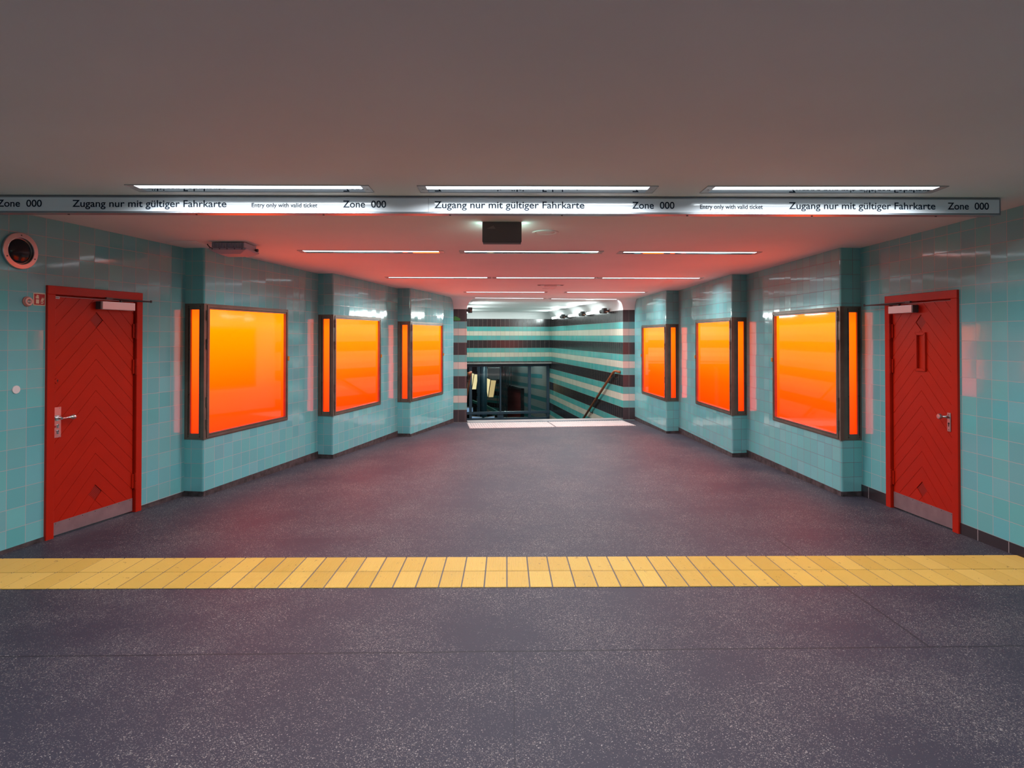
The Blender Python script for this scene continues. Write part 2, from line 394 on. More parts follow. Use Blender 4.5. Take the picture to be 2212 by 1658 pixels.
def bull(a, o, b, r=0.028, n=5):
    """rounded outside corner at o on the way a -> o -> b: list of points"""
    a, o, b = Vector(a), Vector(o), Vector(b); d1 = (a-o).normalized(); d2 = (b-o).normalized()
    p, q = o+d1*r, o+d2*r; c = p+q-o; out = []
    for k in range(n+1):
        t = k/n; out.append(tuple((p*(1-t)**2 + o*2*t*(1-t) + q*t*t)))
    return out

def wall(name, path, zlo, zhi, m, holes=(), uvs=(TP, 0.0), extra_z=(), label='', parent=None, joints=None, kind='structure', solid=None):
    """vertical sheet along a plan path; holes are (s0,s1,z0,z1) in path length; zlo/zhi functions of y"""
    pts = [Vector(p) for p in path]; L_ = [0.0]
    for a, b in zip(pts, pts[1:]): L_.append(L_[-1] + (b-a).length)
    ss = sorted(set([round(s, 5) for s in L_] + [round(h[i], 5) for h in holes for i in (0,1)]))
    def at(s):
        for k in range(len(L_)-1):
            if s <= L_[k+1] + 1e-6:
                t = (s-L_[k])/max(1e-9, L_[k+1]-L_[k]); return pts[k].lerp(pts[k+1], t)
        return pts[-1]
    zl = sorted(set([h[i] for h in holes for i in (2,3)] + list(extra_z)))
    bm = NB(); uvl = bm.loops.layers.uv.new('UVMap'); tp, off = uvs
    for s0, s1 in zip(ss, ss[1:]):
        p, q = at(s0), at(s1)
        zz = [None] + zl + [None]
        for k in range(len(zz)-1):
            zm = None
            a0 = zlo(p.y) if zz[k] is None else zz[k]; a1 = zlo(q.y) if zz[k] is None else zz[k]
            b0 = zhi(p.y) if zz[k+1] is None else zz[k+1]; b1 = zhi(q.y) if zz[k+1] is None else zz[k+1]
            if min(b0-a0, b1-a1) < 1e-4: continue
            zm = (a0+b0+a1+b1)/4; sm = (s0+s1)/2
            if any(h[0]-1e-5 < sm < h[1]+1e-5 and h[2] < zm < h[3] for h in holes): continue
            v = [bm.verts.new((p.x,p.y,a0)), bm.verts.new((q.x,q.y,a1)), bm.verts.new((q.x,q.y,b1)), bm.verts.new((p.x,p.y,b0))]
            f = bm.faces.new(v)
            for lp, (sv, zv) in zip(f.loops, ((s0,a0),(s1,a1),(s1,b1),(s0,b0))): lp[uvl].uv = (sv/tp + off[0], zv/tp + off[1]) if isinstance(off, tuple) else (sv/tp, zv/tp + off)
    me = bpy.data.meshes.new(name); bm.to_mesh(me); bm.free()
    me.materials.append(m)
    o = bpy.data.objects.new(name, me); C.objects.link(o); o['kind'] = kind
    if label: o['label'] = label; o['category'] = 'wall'
    return o

def join_meshes(name, objs, **props):
    """several wall sheets of one and the same wall become one mesh"""
    bm = NB(); mats = []
    uvl = bm.loops.layers.uv.new('UVMap')
    for o in objs:
        idx = []
        for m in o.data.materials:
            if m not in mats: mats.append(m)
            idx.append(mats.index(m))
        n0 = len(bm.faces); bm.from_mesh(o.data); bm.faces.ensure_lookup_table()
        for f in bm.faces[n0:]: f.material_index = idx[f.material_index] if f.material_index < len(idx) else idx[0]
        bpy.data.objects.remove(o)
    me = bpy.data.meshes.new(name); bm.to_mesh(me); bm.free()
    for m in mats: me.materials.append(m)
    o = bpy.data.objects.new(name, me); C.objects.link(o)
    for k, v in props.items(): o[k] = v
    return o

def vlen(a, b): return (Vector(b)-Vector(a)).length
zlo0 = lambda y: zf(y) - 0.02
TOP = lambda y: zc(y) + 0.01

# door spans measured along the side walls from the reference point 4 m before the first case
LA0 = Vector((-4.315,2.831)); dL = (Vector(L['i1'])-LA0).normalized()
RA0 = Vector((3.974,2.704)); dR = (Vector(Q['i1'])-RA0).normalized()
LDOOR = (2.405, 3.400); RDOOR = (2.588, 3.540)
L['b'] = tuple(LA0 - dL*6.9); Q['b'] = tuple(RA0 - dR*6.6)
sL = lambda s: vlen(L['b'], LA0) + s
sR = lambda s: vlen(Q['b'], RA0) + s

BOXZ = dict(L1=(0.468,1.920), L2=(0.424,1.880), L3=(0.390,1.833), R1=(0.460,1.890), R2=(0.418,1.845), R3=(0.360,1.794))
ROW = dict(L0=0.9995, L1=0.368, L2=0.316, L3=0.262, R0=-0.012, R1=0.378, R2=0.374, R3=0.192)
BW = 1.60
def rowoff(z): return -(z/TP) + 40
# left wall
parts = []
parts.append(wall('w', [L['b'], L['i1']], zlo0, TOP, M['teal'], holes=[(sL(LDOOR[0])+0.02, sL(LDOOR[1])-0.02, -1.0, 1.97)], uvs=(TP, (-(sL(2.096))/TP+60, rowoff(ROW['L0'])))))
def pillar(side, k, ik, ok, nxt):
    P_ = L if side == 'L' else Q; tg = side + str(k)
    z0, z1 = BOXZ[tg]; path = [P_[ik]] + bull(P_[ik], P_[ok], P_[nxt]) + [P_[nxt]]
    side_len = vlen(P_[ik], P_[ok]) - 0.028
    # arc length of the rounded corner
    arc = sum(vlen(a, b) for a, b in zip(path[1:-2], path[2:-1]))
    s_c = side_len + arc
    return wall('w', path, zlo0, TOP, M['teal'] if side == 'L' else M['tealR'], holes=[(0.0, s_c + BW - 0.035, z0+0.004, z1-0.004)], uvs=(TP, (-(s_c+0.15)/TP + 20 + 7*k, rowoff(ROW[tg]))))
parts.append(pillar('L', 1, 'i1', 'o1', 'i2')); parts.append(pillar('L', 2, 'i2', 'o2', 'i3')); parts.append(pillar('L', 3, 'i3', 'o3', 'e'))
join_meshes('wall_left', parts, kind='structure', label='stepped teal tiled wall with the knob door and three lit cases, on the left', category='wall')
parts = []
parts.append(wall('w', [Q['b'], Q['i1']], zlo0, TOP, M['teal'], holes=[(sR(RDOOR[0])+0.02, sR(RDOOR[1])-0.02, -1.0, 1.95)], uvs=(TP, (-(sR(2.588))/TP+60.15, rowoff(ROW['R0'])))))
parts.append(pillar('R', 1, 'i1', 'o1', 'i2')); parts.append(pillar('R', 2, 'i2', 'o2', 'i3')); parts.append(pillar('R', 3, 'i3', 'o3', 'e'))
join_meshes('wall_right', parts, kind='structure', label='stepped teal tiled wall with the slotted door and three lit cases, on the right', category='wall')
# wall behind the viewer; its opening is added to let in fill light
rl = vlen(L['b'], Q['b'])
wall('wall_rear', [L['b'], Q['b']], zlo0, TOP, M['teal'], holes=[(1.0, rl-1.0, -1.0, 2.30)], label='plain teal tiled wall with a wide opening added for fill light, behind the viewer')
pd = bpy.data.lights.new('added_opening_portal', 'AREA'); pd.shape = 'RECTANGLE'; pd.size = rl-2.0; pd.size_y = 2.3; pd.cycles.is_portal = True
po = bpy.data.objects.new('added_opening_portal', pd); C.objects.link(po); po.location = ((L['b'][0]+Q['b'][0])/2, min(L['b'][1],Q['b'][1])-0.02, 1.18); po.rotation_euler = (math.pi/2, 0, 0)
# piers and stairwell walls
YB = lambda y: -4.6
PT = lambda y: 2.145
wall('wall_left_pier', [L['e'], L['p']], lambda y: zf(y)-0.02, PT, M['stripe_pier'], uvs=(1.0,(0.05,0.0)), label='narrow black, teal and cream striped pier at the left of the stairs')
wall('wall_right_pier', [Q['p'], Q['e']], lambda y: zf(y)-0.02, PT, M['stripe_pier'], uvs=(1.0,(0.02,0.0)), label='narrow black, teal and cream striped pier at the right of the stairs')
wall('wall_stair_left', [L['p'], st(STW, STV+0.6)], YB, PT, M['stripe'], uvs=(1.0,(0.0,0.0)), label='striped tiled wall running down the left of the stairs')
wall('wall_stair_right', [Q['p'], st(0, STV+0.6)], YB, PT, M['stripe'], uvs=(1.0,(0.0,0.0)), label='striped tiled wall running down the right of the stairs behind the handrail')
# upper back wall = a deep downstand above the glazed screen
LINT = 0.685
bm = NB(); uvl = bm.loops.layers.uv.new('UVMap')
a, b = st(STW, STV), st(0, STV); a2, b2 = st(STW, STV+0.22), st(0, STV+0.22)
def quad(bm, ps, uvs_, mi=0):
    f = bm.faces.new([bm.verts.new(p) for p in ps]); f.material_index = mi
    for lp, u in zip(f.loops, uvs_): lp[uvl].uv = u
quad(bm, [(*a,LINT),(*b,LINT),(*b,2.145),(*a,2.145)], [(0,LINT),(3.4,LINT),(3.4,2.145),(0,2.145)])
quad(bm, [(*a,LINT),(*a2,LINT),(*b2,LINT),(*b,LINT)], [(0,LINT),(0,LINT+.1),(3.4,LINT+.1),(3.4,LINT)])
quad(bm, [(*a2,LINT),(*b2,LINT),(*b2,2.3),(*a2,2.3)], [(0,LINT),(3.4,LINT),(3.4,2.3),(0,2.3)])
me = bpy.data.meshes.new('wall_stair_back'); bm.to_mesh(me); bm.free(); me.materials.append(M['stripe'])
o = bpy.data.objects.new('wall_stair_back', me); C.objects.link(o); tag(o, 'striped tiled wall hanging over the glazed screen at the stair foot', 'wall', kind='structure')
# pale trim under it
bm = NB(); prism(bm, [(STW,LINT-0.055),(0.0,LINT-0.055),(0.0,LINT),(STW,LINT)], -0.02, 0.24)
e_ = link('trim_1', bm, M['stone'], loc=(SQ[0]+VS[0]*STV, SQ[1]+VS[1]*STV, 0), rotz=R(7.8)); tag(e_, 'pale stone strip under the striped wall over the screen', 'trim', kind='structure')

# floor
bm = NB()
pl_ = [(-6.2,-4.3),(4.7,-4.3),(4.3,5.5),(3.4,13.9), st(0.3,0.05), st(0,0.42), st(STW,0.42), st(STW-0.05,0.1), (-1.6,13.5), (-3.9,6.0)]
hexa(bm, [(p[0],p[1],zf(p[1])-0.25) for p in pl_], [(p[0],p[1],zf(p[1])) for p in pl_])
tag(link('floor', bm, M['floor']), 'dark speckled asphalt floor of the hall', 'floor', kind='structure')
# ceiling
bm = NB()
ye = 13.62
cp = [(-6.2,-4.3),(4.7,-4.3),(4.3,5.5),(3.3,14.4),(-1.5,14.4),(-3.9,6.0)]
hexa(bm, [(p[0],p[1],zc(p[1])) for p in cp], [(p[0],p[1],zc(p[1])+0.25) for p in cp])
link_c = link('ceiling', bm, M['plaster']); tag(link_c, 'smooth white plaster ceiling of the hall', 'ceiling', kind='structure')
bm = NB()
cs = [st(STW-0.3,0.0), st(0.3,0.0), st(0.3,STV+0.3), st(STW-0.3,STV+0.3)]
hexa(bm, [(p[0],p[1],SCZ) for p in cs], [(p[0],p[1],SCZ+0.25) for p in cs])
tag(link('ceiling_stair', bm, M['plaster2']), 'white ceiling over the stairs', 'ceiling', kind='structure')

# concave plaster cove round the end of the hall and the stairwell
def cove(name, path, z0, z1, r, closed_ext, m, label, n=12):
    P_ = [Vector(p) for p in path]; N_ = len(P_); mit = []
    for i in range(N_):
        ns = []
        if i > 0: d = (P_[i]-P_[i-1]).normalized(); ns.append(Vector((-d.y, d.x)))
        if i < N_-1: d = (P_[i+1]-P_[i]).normalized(); ns.append(Vector((-d.y, d.x)))
        if len(ns) == 2: b_ = (ns[0]+ns[1]).normalized(); mit.append(b_/max(0.3, b_.dot(ns[0])))
        else: mit.append(ns[0])
    bm = NB(); rows = []
    for i in range(N_):
        row = []
        for k in range(n+1):
            t = (math.pi/2)*k/n; off = r*(1-math.cos(t)); zz = z0 + (z1-z0)*math.sin(t)
            q = P_[i] + mit[i]*off; row.append(bm.verts.new((q.x,q.y,zz)))
        rows.append(row)
    for a_, b_ in zip(rows, rows[1:]):
        for k in range(n): bm.faces.new((a_[k], b_[k], b_[k+1], a_[k+1]))
    me = bpy.data.meshes.new(name); bm.to_mesh(me); bm.free(); me.materials.append(m)
    for i_, p in enumerate(me.polygons): p.use_smooth = True
    o = bpy.data.objects.new(name, me); C.objects.link(o); tag(o, label, 'trim', kind='structure'); return o
CZ1 = 2.388
# runs with the room on its left hand: from the right pier into the stairwell, round it and out over the left pier
path_c = [(Vector(Q['e'])+Vector((0.22,0)))[:], Q['p'], st(0,STV), st(STW,STV), L['p'], (Vector(L['e'])+Vector((-0.22,-0.005)))[:]]
# split so that every corner stays crisp
cv = cove('trim_2', path_c, 2.145, CZ1, 0.23, None, M['plaster2'], 'curved white cove where piers and stair walls meet the ceiling')
em = cv.modifiers.new('edge', 'EDGE_SPLIT'); em.split_angle = R(32)

# ------------------------------------------------------------ skirtings
def skirt(name, segs, m, label, uvw=0.30):
    bm = NB(); uvl_ = bm.loops.layers.uv.new('UVMap')
    for (a, b, z0a, zt, th, nrm) in segs:
        a, b = Vector(a), Vector(b); d = (b-a).normalized(); n = Vector((-d.y, d.x))*nrm
        ln = (b-a).length
        p = [(a, zf(a.y)-0.02), (b, zf(b.y)-0.02)]
        o_ = n*th
        vs = [(a+o_, p[0][1]), (b+o_, p[1][1]), (b+o_, zt), (a+o_, zt)]
        f = bm.faces.new([bm.verts.new((q.x,q.y,z)) for q, z in vs])
        for lp, u in zip(f.loops, ((0,0.05),(ln/uvw,0.05),(ln/uvw,0.95),(0,0.95))): lp[uvl_].uv = u
        f = bm.faces.new([bm.verts.new((q.x,q.y,zt)) for q in (a+o_, b+o_, b, a)])
        for lp in f.loops: lp[uvl_].uv = (0.5,0.5)
        for q, z_ in ((a, zf(a.y)-0.02), (b, zf(b.y)-0.02)):
            f = bm.faces.new([bm.verts.new(t_) for t_ in ((q.x,q.y,z_),(q.x+o_.x,q.y+o_.y,z_),(q.x+o_.x,q.y+o_.y,zt),(q.x,q.y,zt))])
            for lp in f.loops: lp[uvl_].uv = (0.5,0.5)
    me = bpy.data.meshes.new(name); bm.to_mesh(me); bm.free(); me.materials.append(m)
    o = bpy.data.objects.new(name, me); C.objects.link(o); return tag(o, label, 'skirting', kind='structure')
lp_ = lambda s: tuple(LA0 + dL*s); rp_ = lambda s: tuple(RA0 + dR*s)
skirt('baseboard_left', [(L['b'], lp_(LDOOR[0]), 0, -0.070, 0.008, -1), (lp_(LDOOR[1]), L['i1'], 0, -0.085, 0.008, -1)], M['skirt'], 'thin dark skirting by the left door')
skirt('baseboard_left_cases', [(L['i1'], L['o1'], 0, -0.082, 0.006, -1), (L['o1'], L['i2'], 0, -0.082, 0.006, -1), (L['i2'], L['o2'], 0, -0.125, 0.006, -1), (L['o2'], L['i3'], 0, -0.125, 0.006, -1), (L['i3'], L['o3'], 0, -0.17, 0.006, -1), (L['o3'], L['e'], 0, -0.18, 0.006, -1)], M['skirt'], 'dark skirting under the three left cases', 0.15)
skirt('baseboard_right', [(Q['b'], rp_(RDOOR[0]), 0, -0.012, 0.008, 1), (rp_(RDOOR[1]), Q['i1'], 0, -0.012, 0.008, 1)], M['base'], 'black tile skirting either side of the right door')
skirt('baseboard_right_cases', [(Q['i1'], Q['o1'], 0, -0.085, 0.006, 1), (Q['o1'], Q['i2'], 0, -0.085, 0.006, 1), (Q['i2'], Q['o2'], 0, -0.125, 0.006, 1), (Q['o2'], Q['i3'], 0, -0.125, 0.006, 1), (Q['i3'], Q['o3'], 0, -0.19, 0.006, 1), (Q['o3'], Q['e'], 0, -0.19, 0.006, 1)], M['skirt'], 'worn dark skirting under the three right cases', 0.15)

# ------------------------------------------------------------ backlit display cases
def case(side, k, label):
    P_ = L if side == 'L' else Q; tg = side+str(k); z0, z1 = BOXZ[tg]; o = Vector(P_['o%d' % k])
    nxt = Vector(P_['i%d' % (k+1)] if k < 3 else P_['e']); d = (nxt-o).normalized()
    inn = Vector(P_['i%d' % k]); SW = (inn-o).length
    xd = d if side == 'L' else -d; rz = math.atan2(xd.y, xd.x); m = 1 if side == 'L' else -1
    e = empty('display_case', (o.x, o.y, z0), rz, label, 'display case', 'orange backlit display cases')
    H = z1-z0
    # exact direction of the return face in the local frame
    loc = Matrix.Rotation(-rz, 2) @ (inn-o)
    def fl(bm):
        if m == -1:
            for v in bm.verts: v.co.x *= -1
        return bm
    lx = loc.x*m; ly = loc.y
    sk = lx/ly                                       # x drift per metre of return depth
    # front frame: post at the corner, then a hinged leaf frame
    bm = NB()
    box(bm, -0.010, 0.032, -0.010, 0.03, 0, H)
    box(bm, 0.032, 1.60, -0.004, 0.03, H-0.012, H); box(bm, 0.032, 1.60, -0.004, 0.03, 0, 0.012); box(bm, 1.585, 1.60, -0.004, 0.05, 0, H)
    fr = link('case_frame', fl(bm), M['bronze'], e)
    bm = NB()
    ring(bm, 0.036, 1.583, 0.014, H-0.014, 0.026, -0.016, 0.03)
    ring(bm, 0.066, 1.553, 0.044, H-0.044, 0.014, -0.010, 0.05)
    ring(bm, 0.0615, 1.5575, 0.0395, H-0.0395, 0.0046, -0.006, 0.03, 1)
    lf = link('door_frame', fl(bm), [M['bronze'], M['bronze_dk']], e); tag(lf, 'hinged bronze frame round the large pane')
    bm = NB(); box(bm, 0.074, 1.545, 0.024, 0.034, 0.052, H-0.052)
    tag(link('front_panel', fl(bm), M['film'], lf), 'large orange backlit pane, yellow at the top')
    # return face (facing the viewer)
    g0, g1 = (0.056, 0.155) if side == 'L' else (0.098, 0.190)
    bm = NB()
    def sbox(y0, y1, za, zb, x0, x1, mi=0):
        lo = [(x0+sk*y0, y0, za), (x1+sk*y0, y0, za), (x1+sk*y1, y1, za), (x0+sk*y1, y1, za)]
        hexa(bm, lo, [(p[0],p[1],zb) for p in lo], mi)
    sbox(0.030, g0-0.018, 0, H, -0.006, 0.03); sbox(g1+0.018, SW-0.003, 0, H, -0.006, 0.03)
    sbox(g0-0.018, g1+0.018, H-0.046, H, -0.006, 0.03); sbox(g0-0.018, g1+0.018, 0, 0.046, -0.006, 0.03)
    sbox(g0-0.018, g0, 0.046, H-0.046, 0.0, 0.03); sbox(g1, g1+0.018, 0.046, H-0.046, 0.0, 0.03)
    sbox(g0, g1, H-0.064, H-0.046, 0.0, 0.03); sbox(g0, g1, 0.046, 0.064, 0.0, 0.03)
    sbox(g0-0.021, g0-0.018, 0.02, H-0.02, -0.0075, 0.0, 1); sbox(g1+0.018, g1+0.021, 0.02, H-0.02, -0.0075, 0.0, 1)
    for zz in (0.03, H*0.33, H*0.66, H-0.03):
        for yy in (g0-0.012, g1+0.012): sbox(yy-0.003, yy+0.003, zz-0.003, zz+0.003, -0.009, 0.0, 1)
    sf = link('side_frame', fl(bm), [M['bronze'], M['bronze_dk']], e)
    bm = NB(); sbox(g0-0.003, g1+0.003, 0.060, H-0.060, 0.022, 0.03)
    tag(link('side_panel', fl(bm), M['film_side'], sf), 'narrow orange backlit strip on the return face')
    for zz in (0.10, 0.34, 0.96, 1.27):
        bm = NB(); cyl(bm, (0.033,-0.017,zz), (0.033,-0.017,zz+0.052), 0.010, 12); cyl(bm, (0.033,-0.017,zz+0.056), (0.033,-0.017,zz+0.112), 0.010, 12)
        box(bm, 0.020, 0.045, -0.014, -0.008, zz+0.006, zz+0.106)
        link('hinge', fl(bm), M['bronze'], lf)
    bm = NB(); box(bm, 1.572, 1.606, -0.026, -0.008, H*0.54, H*0.54+0.055); bevel(bm, 0.004)
    tag(link('latch', fl(bm), M['brass'], lf), 'yellow latch')
    return e
case('L', 1, 'orange lit case beside the left door, largest on the left wall')
case('L', 2, 'orange lit case in the middle of the left wall')
case('L', 3, 'orange lit case on the left wall nearest the stairs')
case('R', 1, 'orange lit case beside the right door, with white lamp reflections')
case('R', 2, 'orange lit case in the middle of the right wall')
case('R', 3, 'orange lit case on the right wall nearest the stairs')

# ------------------------------------------------------------ red doors
def door(name, side, s0, s1, ztop, label):
    A = LA0 if side == 'L' else RA0; d = dL if side == 'L' else dR
    m = 1 if side == 'L' else -1
    o = A + d*(s0 if side == 'L' else s1) if False else A + d*(s0 if side == 'L' else s0)
    xd = d if side == 'L' else -d; rz = math.atan2(xd.y, xd.x)
    W = s1-s0
    e = empty(name, (o.x, o.y, 0), rz, label, 'door', kind='structure')
    # local x runs away from the viewer on both walls (mirrored for the right); y into the wall
    def fl(bm):
        if m == -1:
            for v in bm.verts: v.co.x *= -1
        return bm
    def zb(x): return zf(o.y + d.y*x)                 # floor under the door at x
    FW = 0.072
    bm = NB()
    def jamb(x0, x1, y0, y1, zt):
        hexa(bm, [(x0,y0,zb(x0)-0.012),(x1,y0,zb(x1)-0.012),(x1,y1,zb(x1)-0.012),(x0,y1,zb(x0)-0.012)], [(x0,y0,zt),(x1,y0,zt),(x1,y1,zt),(x0,y1,zt)])
    jamb(0, FW, -0.022, 0.10, ztop-FW); jamb(W-FW, W, -0.022, 0.10, ztop-FW)
    box(bm, 0, W, -0.022, 0.10, ztop-FW, ztop)
    jamb(FW, FW+0.014, 0.035, 0.10, ztop-FW); jamb(W-FW-0.014, W-FW, 0.035, 0.10, ztop-FW); box(bm, FW, W-FW, 0.035, 0.10, ztop-FW-0.012, ztop-FW)
    bevel(bm, 0.003)
    link('door_frame', fl(bm), M['red'], e)
    # leaf with chevron boards; on the left the hinges are at the far jamb, on the right also at the far jamb
    X0, X1 = FW+0.004, W-FW-0.016; ZT = ztop-FW-0.016; ZB = 0.5*(zb(X0)+zb(X1))+0.012
    yf = 0.004                                          # face of the boards
    bm = NB()
    def zbot(x): return zb(x)+0.014
    hexa(bm, [(X0,yf+0.007,zbot(X0)),(X1,yf+0.007,zbot(X1)),(X1,yf+0.045,zbot(X1)),(X0,yf+0.045,zbot(X0))], [(X0,yf+0.007,ZT),(X1,yf+0.007,ZT),(X1,yf+0.045,ZT),(X0,yf+0.045,ZT)], 1)
    xc = 0.5*(X0+X1); PCH = 0.1405
    slope = 1.02; zk0 = 1.787 if side == 'L' else 1.772    # apex of the upper diamond
    zd = [zk0, zk0 - PCH*11.0 + 0.0]                        # apexes of the two grilles
    if side == 'L': zd[1] = zk0 - PCH*11
    g = 0.0022; win = (xc-0.062, xc+0.062, 1.253, 1.601)
    hw = PCH/2/slope
    def board(poly):
        if len(poly) < 3: return
        ar = 0
        for i in range(len(poly)): p, q = poly[i], poly[(i+1) % len(poly)]; ar += p[0]*q[1]-q[0]*p[1]
        if abs(ar) < 2e-4: return
        if ar < 0: poly = poly[::-1]
        hexa(bm, [(p[0], yf+0.0068, p[1]) for p in poly], [(p[0], yf, p[1]) for p in poly])
    for sgn in (-1, 1):
        for k in range(-8, 20):
            # strip between apex lines k and k+1: z = apex - slope*|x-xc|
            zt_, zb_ = zk0 - PCH*k - g*0.9, zk0 - PCH*(k+1) + g*0.9
            xa, xb = (X0, xc-0.0) if sgn < 0 else (xc+0.0, X1)
            poly = [(xa, -1), (xb, -1), (xb, 3), (xa, 3)]
            a_ = slope*sgn
            poly = clip(poly, a_, 1, zt_ + a_*xc)            # below upper line
            poly = clip(poly, -a_, -1, -(zb_ + a_*xc))       # above lower line
            poly = clip(poly, 0, 1, ZT)
            sb = (zbot(X1)-zbot(X0))/(X1-X0)
            poly = clip(poly, sb, -1, -(zbot(X0)-sb*X0)) if len(poly) > 2 else []
            for zz in zd:
                if abs((zk0-PCH*k) - zz) < 1e-4 and len(poly) > 2:
                    # take the half diamond (apex zz, bottom zz-PCH) out of this board
                    poly = clip(poly, a_*-1, 1, (zz-PCH) - g*2 - a_*xc) if False else clip(poly, -a_, 1, (zz - PCH) - a_*xc - g)
            if len(poly) > 2:
                if side == 'R' and (zk0-PCH*(k+1)-slope*0.062 < win[3] and zk0-PCH*k > win[2]):
                    xw = win[0] if sgn < 0 else win[1]
                    q1 = clip(poly, sgn*-1, 0, -sgn*xw)      # outside the window column
                    board(q1)
                    q2 = clip(poly, sgn, 0, sgn*xw)          # inside the column: above or below the window
                    if len(q2) > 2:
                        board(clip(q2, 0, -1, -win[3])); board(clip(q2, 0, 1, win[2]))
                else: board(poly)
    leaf = link('door_leaf', fl(bm), [M['red'], M['red_dark']], e); tag(leaf, 'red leaf of chevron boards')
    # perforated diamond grilles
    for zz in zd:
        bm = NB(); mz = zz-PCH/2; r_ = PCH/2-0.006; rw = r_/slope
        prism(bm, [(xc-rw,mz),(xc,mz-r_),(xc+rw,mz),(xc,mz+r_)], yf+0.0055, yf+0.0068)
        for i in range(7):
            for j in range(7):
                u_, v_ = (i-3)/7.6, (j-3)/7.6
                px, pz = xc+(u_-v_)*rw, mz+(u_+v_)*r_
                t_ = 0.0042
                f = bm.faces.new([bm.verts.new((px+t_*math.cos(q), yf+0.0050, pz+t_*math.sin(q))) for q in [math.pi/3*n for n in range(6)]]); f.material_index = 1
        link('ventilation_grille', fl(bm), [M['red'], M['black']], leaf)
    # kick plate
    bm = NB(); kt = 0.015 if side == 'L' else 0.040
    hexa(bm, [(X0+0.004,yf-0.003,zbot(X0)),(X1,yf-0.003,zbot(X1)),(X1,yf+0.003,zbot(X1)),(X0+0.004,yf+0.003,zbot(X0))], [(X0+0.004,yf-0.003,kt),(X1,yf-0.003,kt),(X1,yf+0.003,kt),(X0+0.004,yf+0.003,kt)])
    for i in range(7):
        x = X0+0.03+(X1-X0-0.06)*i/6; cyl(bm, (x,yf-0.0045,kt-0.012), (x,yf-0.002,kt-0.012), 0.0035, 8, 1)
    tag(link('kick_plate', fl(bm), [M['kick'], M['dark']], leaf), 'steel kick plate along the foot of the door')
    # hinges on the far jamb
    for zz in (1.545, 1.20, 0.10):
        bm = NB(); cyl(bm, (X1+0.018,-0.016,zz), (X1+0.018,-0.016,zz+0.075), 0.011, 12); cyl(bm, (X1+0.018,-0.016,zz+0.079), (X1+0.018,-0.016,zz+0.155), 0.011, 12)
        box(bm, X1-0.012, X1+0.016, -0.008, 0.004, zz+0.01, zz+0.145)
        link('hinge', fl(bm), M['red'], e)
    # closer: body on the leaf, scissor arm to the frame
    zc_ = ztop-FW-0.045
    cx0, cx1 = (X0+0.425, X1-0.035) if side == 'L' else (X1-0.345, X1-0.010)
    bm = NB(); box(bm, cx0, cx1, yf-0.055, yf, zc_-0.062, zc_+0.012); bevel(bm, 0.006, 2)
    cl = link('door_closer', fl(bm), M['silver'], e); tag(cl, 'silver door closer body')
    bm = NB(); xe = cx0; box(bm, xe-0.018, xe+0.001, yf-0.054, yf, zc_-0.060, zc_+0.010)
    link('end_cap', fl(bm), M['dark'], cl)
    bm = NB()
    xm = 0.5*(cx0+cx1)+0.04; za = zc_+0.024
    cyl(bm, (xm,yf-0.03,zc_+0.008), (xm,yf-0.03,za+0.006), 0.012, 12)
    tip = (X1+0.16, yf-0.15, za+0.012)
    if side == 'R': tip = (X1+0.30, yf-0.10, za+0.012)
    else: tip = (X1+0.12, yf-0.09, za+0.010)
    box(bm, xm-0.17, xm-0.10, -0.040, -0.020, za+0.010, za+0.026)
    tube(bm, [(xm,yf-0.03,za), tip], 0.006, 8); tube(bm, [tip, (xm-0.13,-0.032,za+0.018)], 0.0055, 8)
    cyl(bm, (tip[0],tip[1],tip[2]-0.010), (tip[0],tip[1],tip[2]+0.012), 0.009, 10)
    tag(link('closer_arm', fl(bm), M['dark'], cl), 'dark scissor arm of the closer')
    return e, fl, X0, X1, yf, leaf

e, fl, X0, X1, yf, leaf = door('door_1', 'L', LDOOR[0], LDOOR[1], 1.992, 'red chevron-boarded door with a ball handle, left wall')
# lock plate, ball handle, cylinders
px0, px1 = 2.471-LDOOR[0], 2.553-LDOOR[0]
bm = NB(); box(bm, px0, px1, yf-0.004, yf, 0.722, 0.976)
for xx in (px0+0.010, px1-0.010):
    for zz in (0.732, 0.855, 0.966): cyl(bm, (xx,yf-0.007,zz), (xx,yf-0.003,zz), 0.005, 10)
pln = link('lock_plate', fl(bm), M['steel'], leaf); tag(pln, 'steel lock plate')
bm = NB(); cxh = px0+0.045
cyl(bm, (cxh,yf-0.012,0.885), (cxh,yf-0.003,0.885), 0.020, 20); box(bm, cxh-0.012, cxh+0.012, yf-0.010, yf-0.003, 0.862, 0.908)
cyl(bm, (cxh,yf-0.055,0.885), (cxh,yf-0.008,0.885), 0.010, 14)
tube(bm, [(cxh,yf-0.055,0.885), (cxh+0.03,yf-0.060,0.885), (cxh+0.075,yf-0.060,0.886)], 0.0085, 12)
bmesh.ops.create_uvsphere(bm, u_segments=20, v_segments=12, radius=0.024, matrix=Matrix.Translation((cxh+0.098,yf-0.060,0.886)) @ Matrix.Diagonal((1.3,1,0.95,1)))
h_ = link('ball_handle', fl(bm), M['chrome'], leaf, smooth=True); em = h_.modifiers.new('e','EDGE_SPLIT'); em.split_angle = R(35)
for zz in (0.818, 0.768):
    bm = NB(); cyl(bm, (px0+0.052,yf-0.010,zz+0.008), (px0+0.052,yf-0.003,zz+0.008), 0.0085, 14); box(bm, px0+0.047, px0+0.057, yf-0.010, yf-0.003, zz-0.016, zz+0.006)
    cyl(bm, (px0+0.052,yf-0.011,zz+0.008), (px0+0.052,yf-0.0095,zz+0.008), 0.003, 8, 1)
    link('lock_cylinder', fl(bm), [M['chrome'], M['black']], leaf)
bm = NB(); cyl(bm, (px0+0.027,yf-0.0052,0.815), (px0+0.027,yf-0.003,0.815), 0.009, 16)
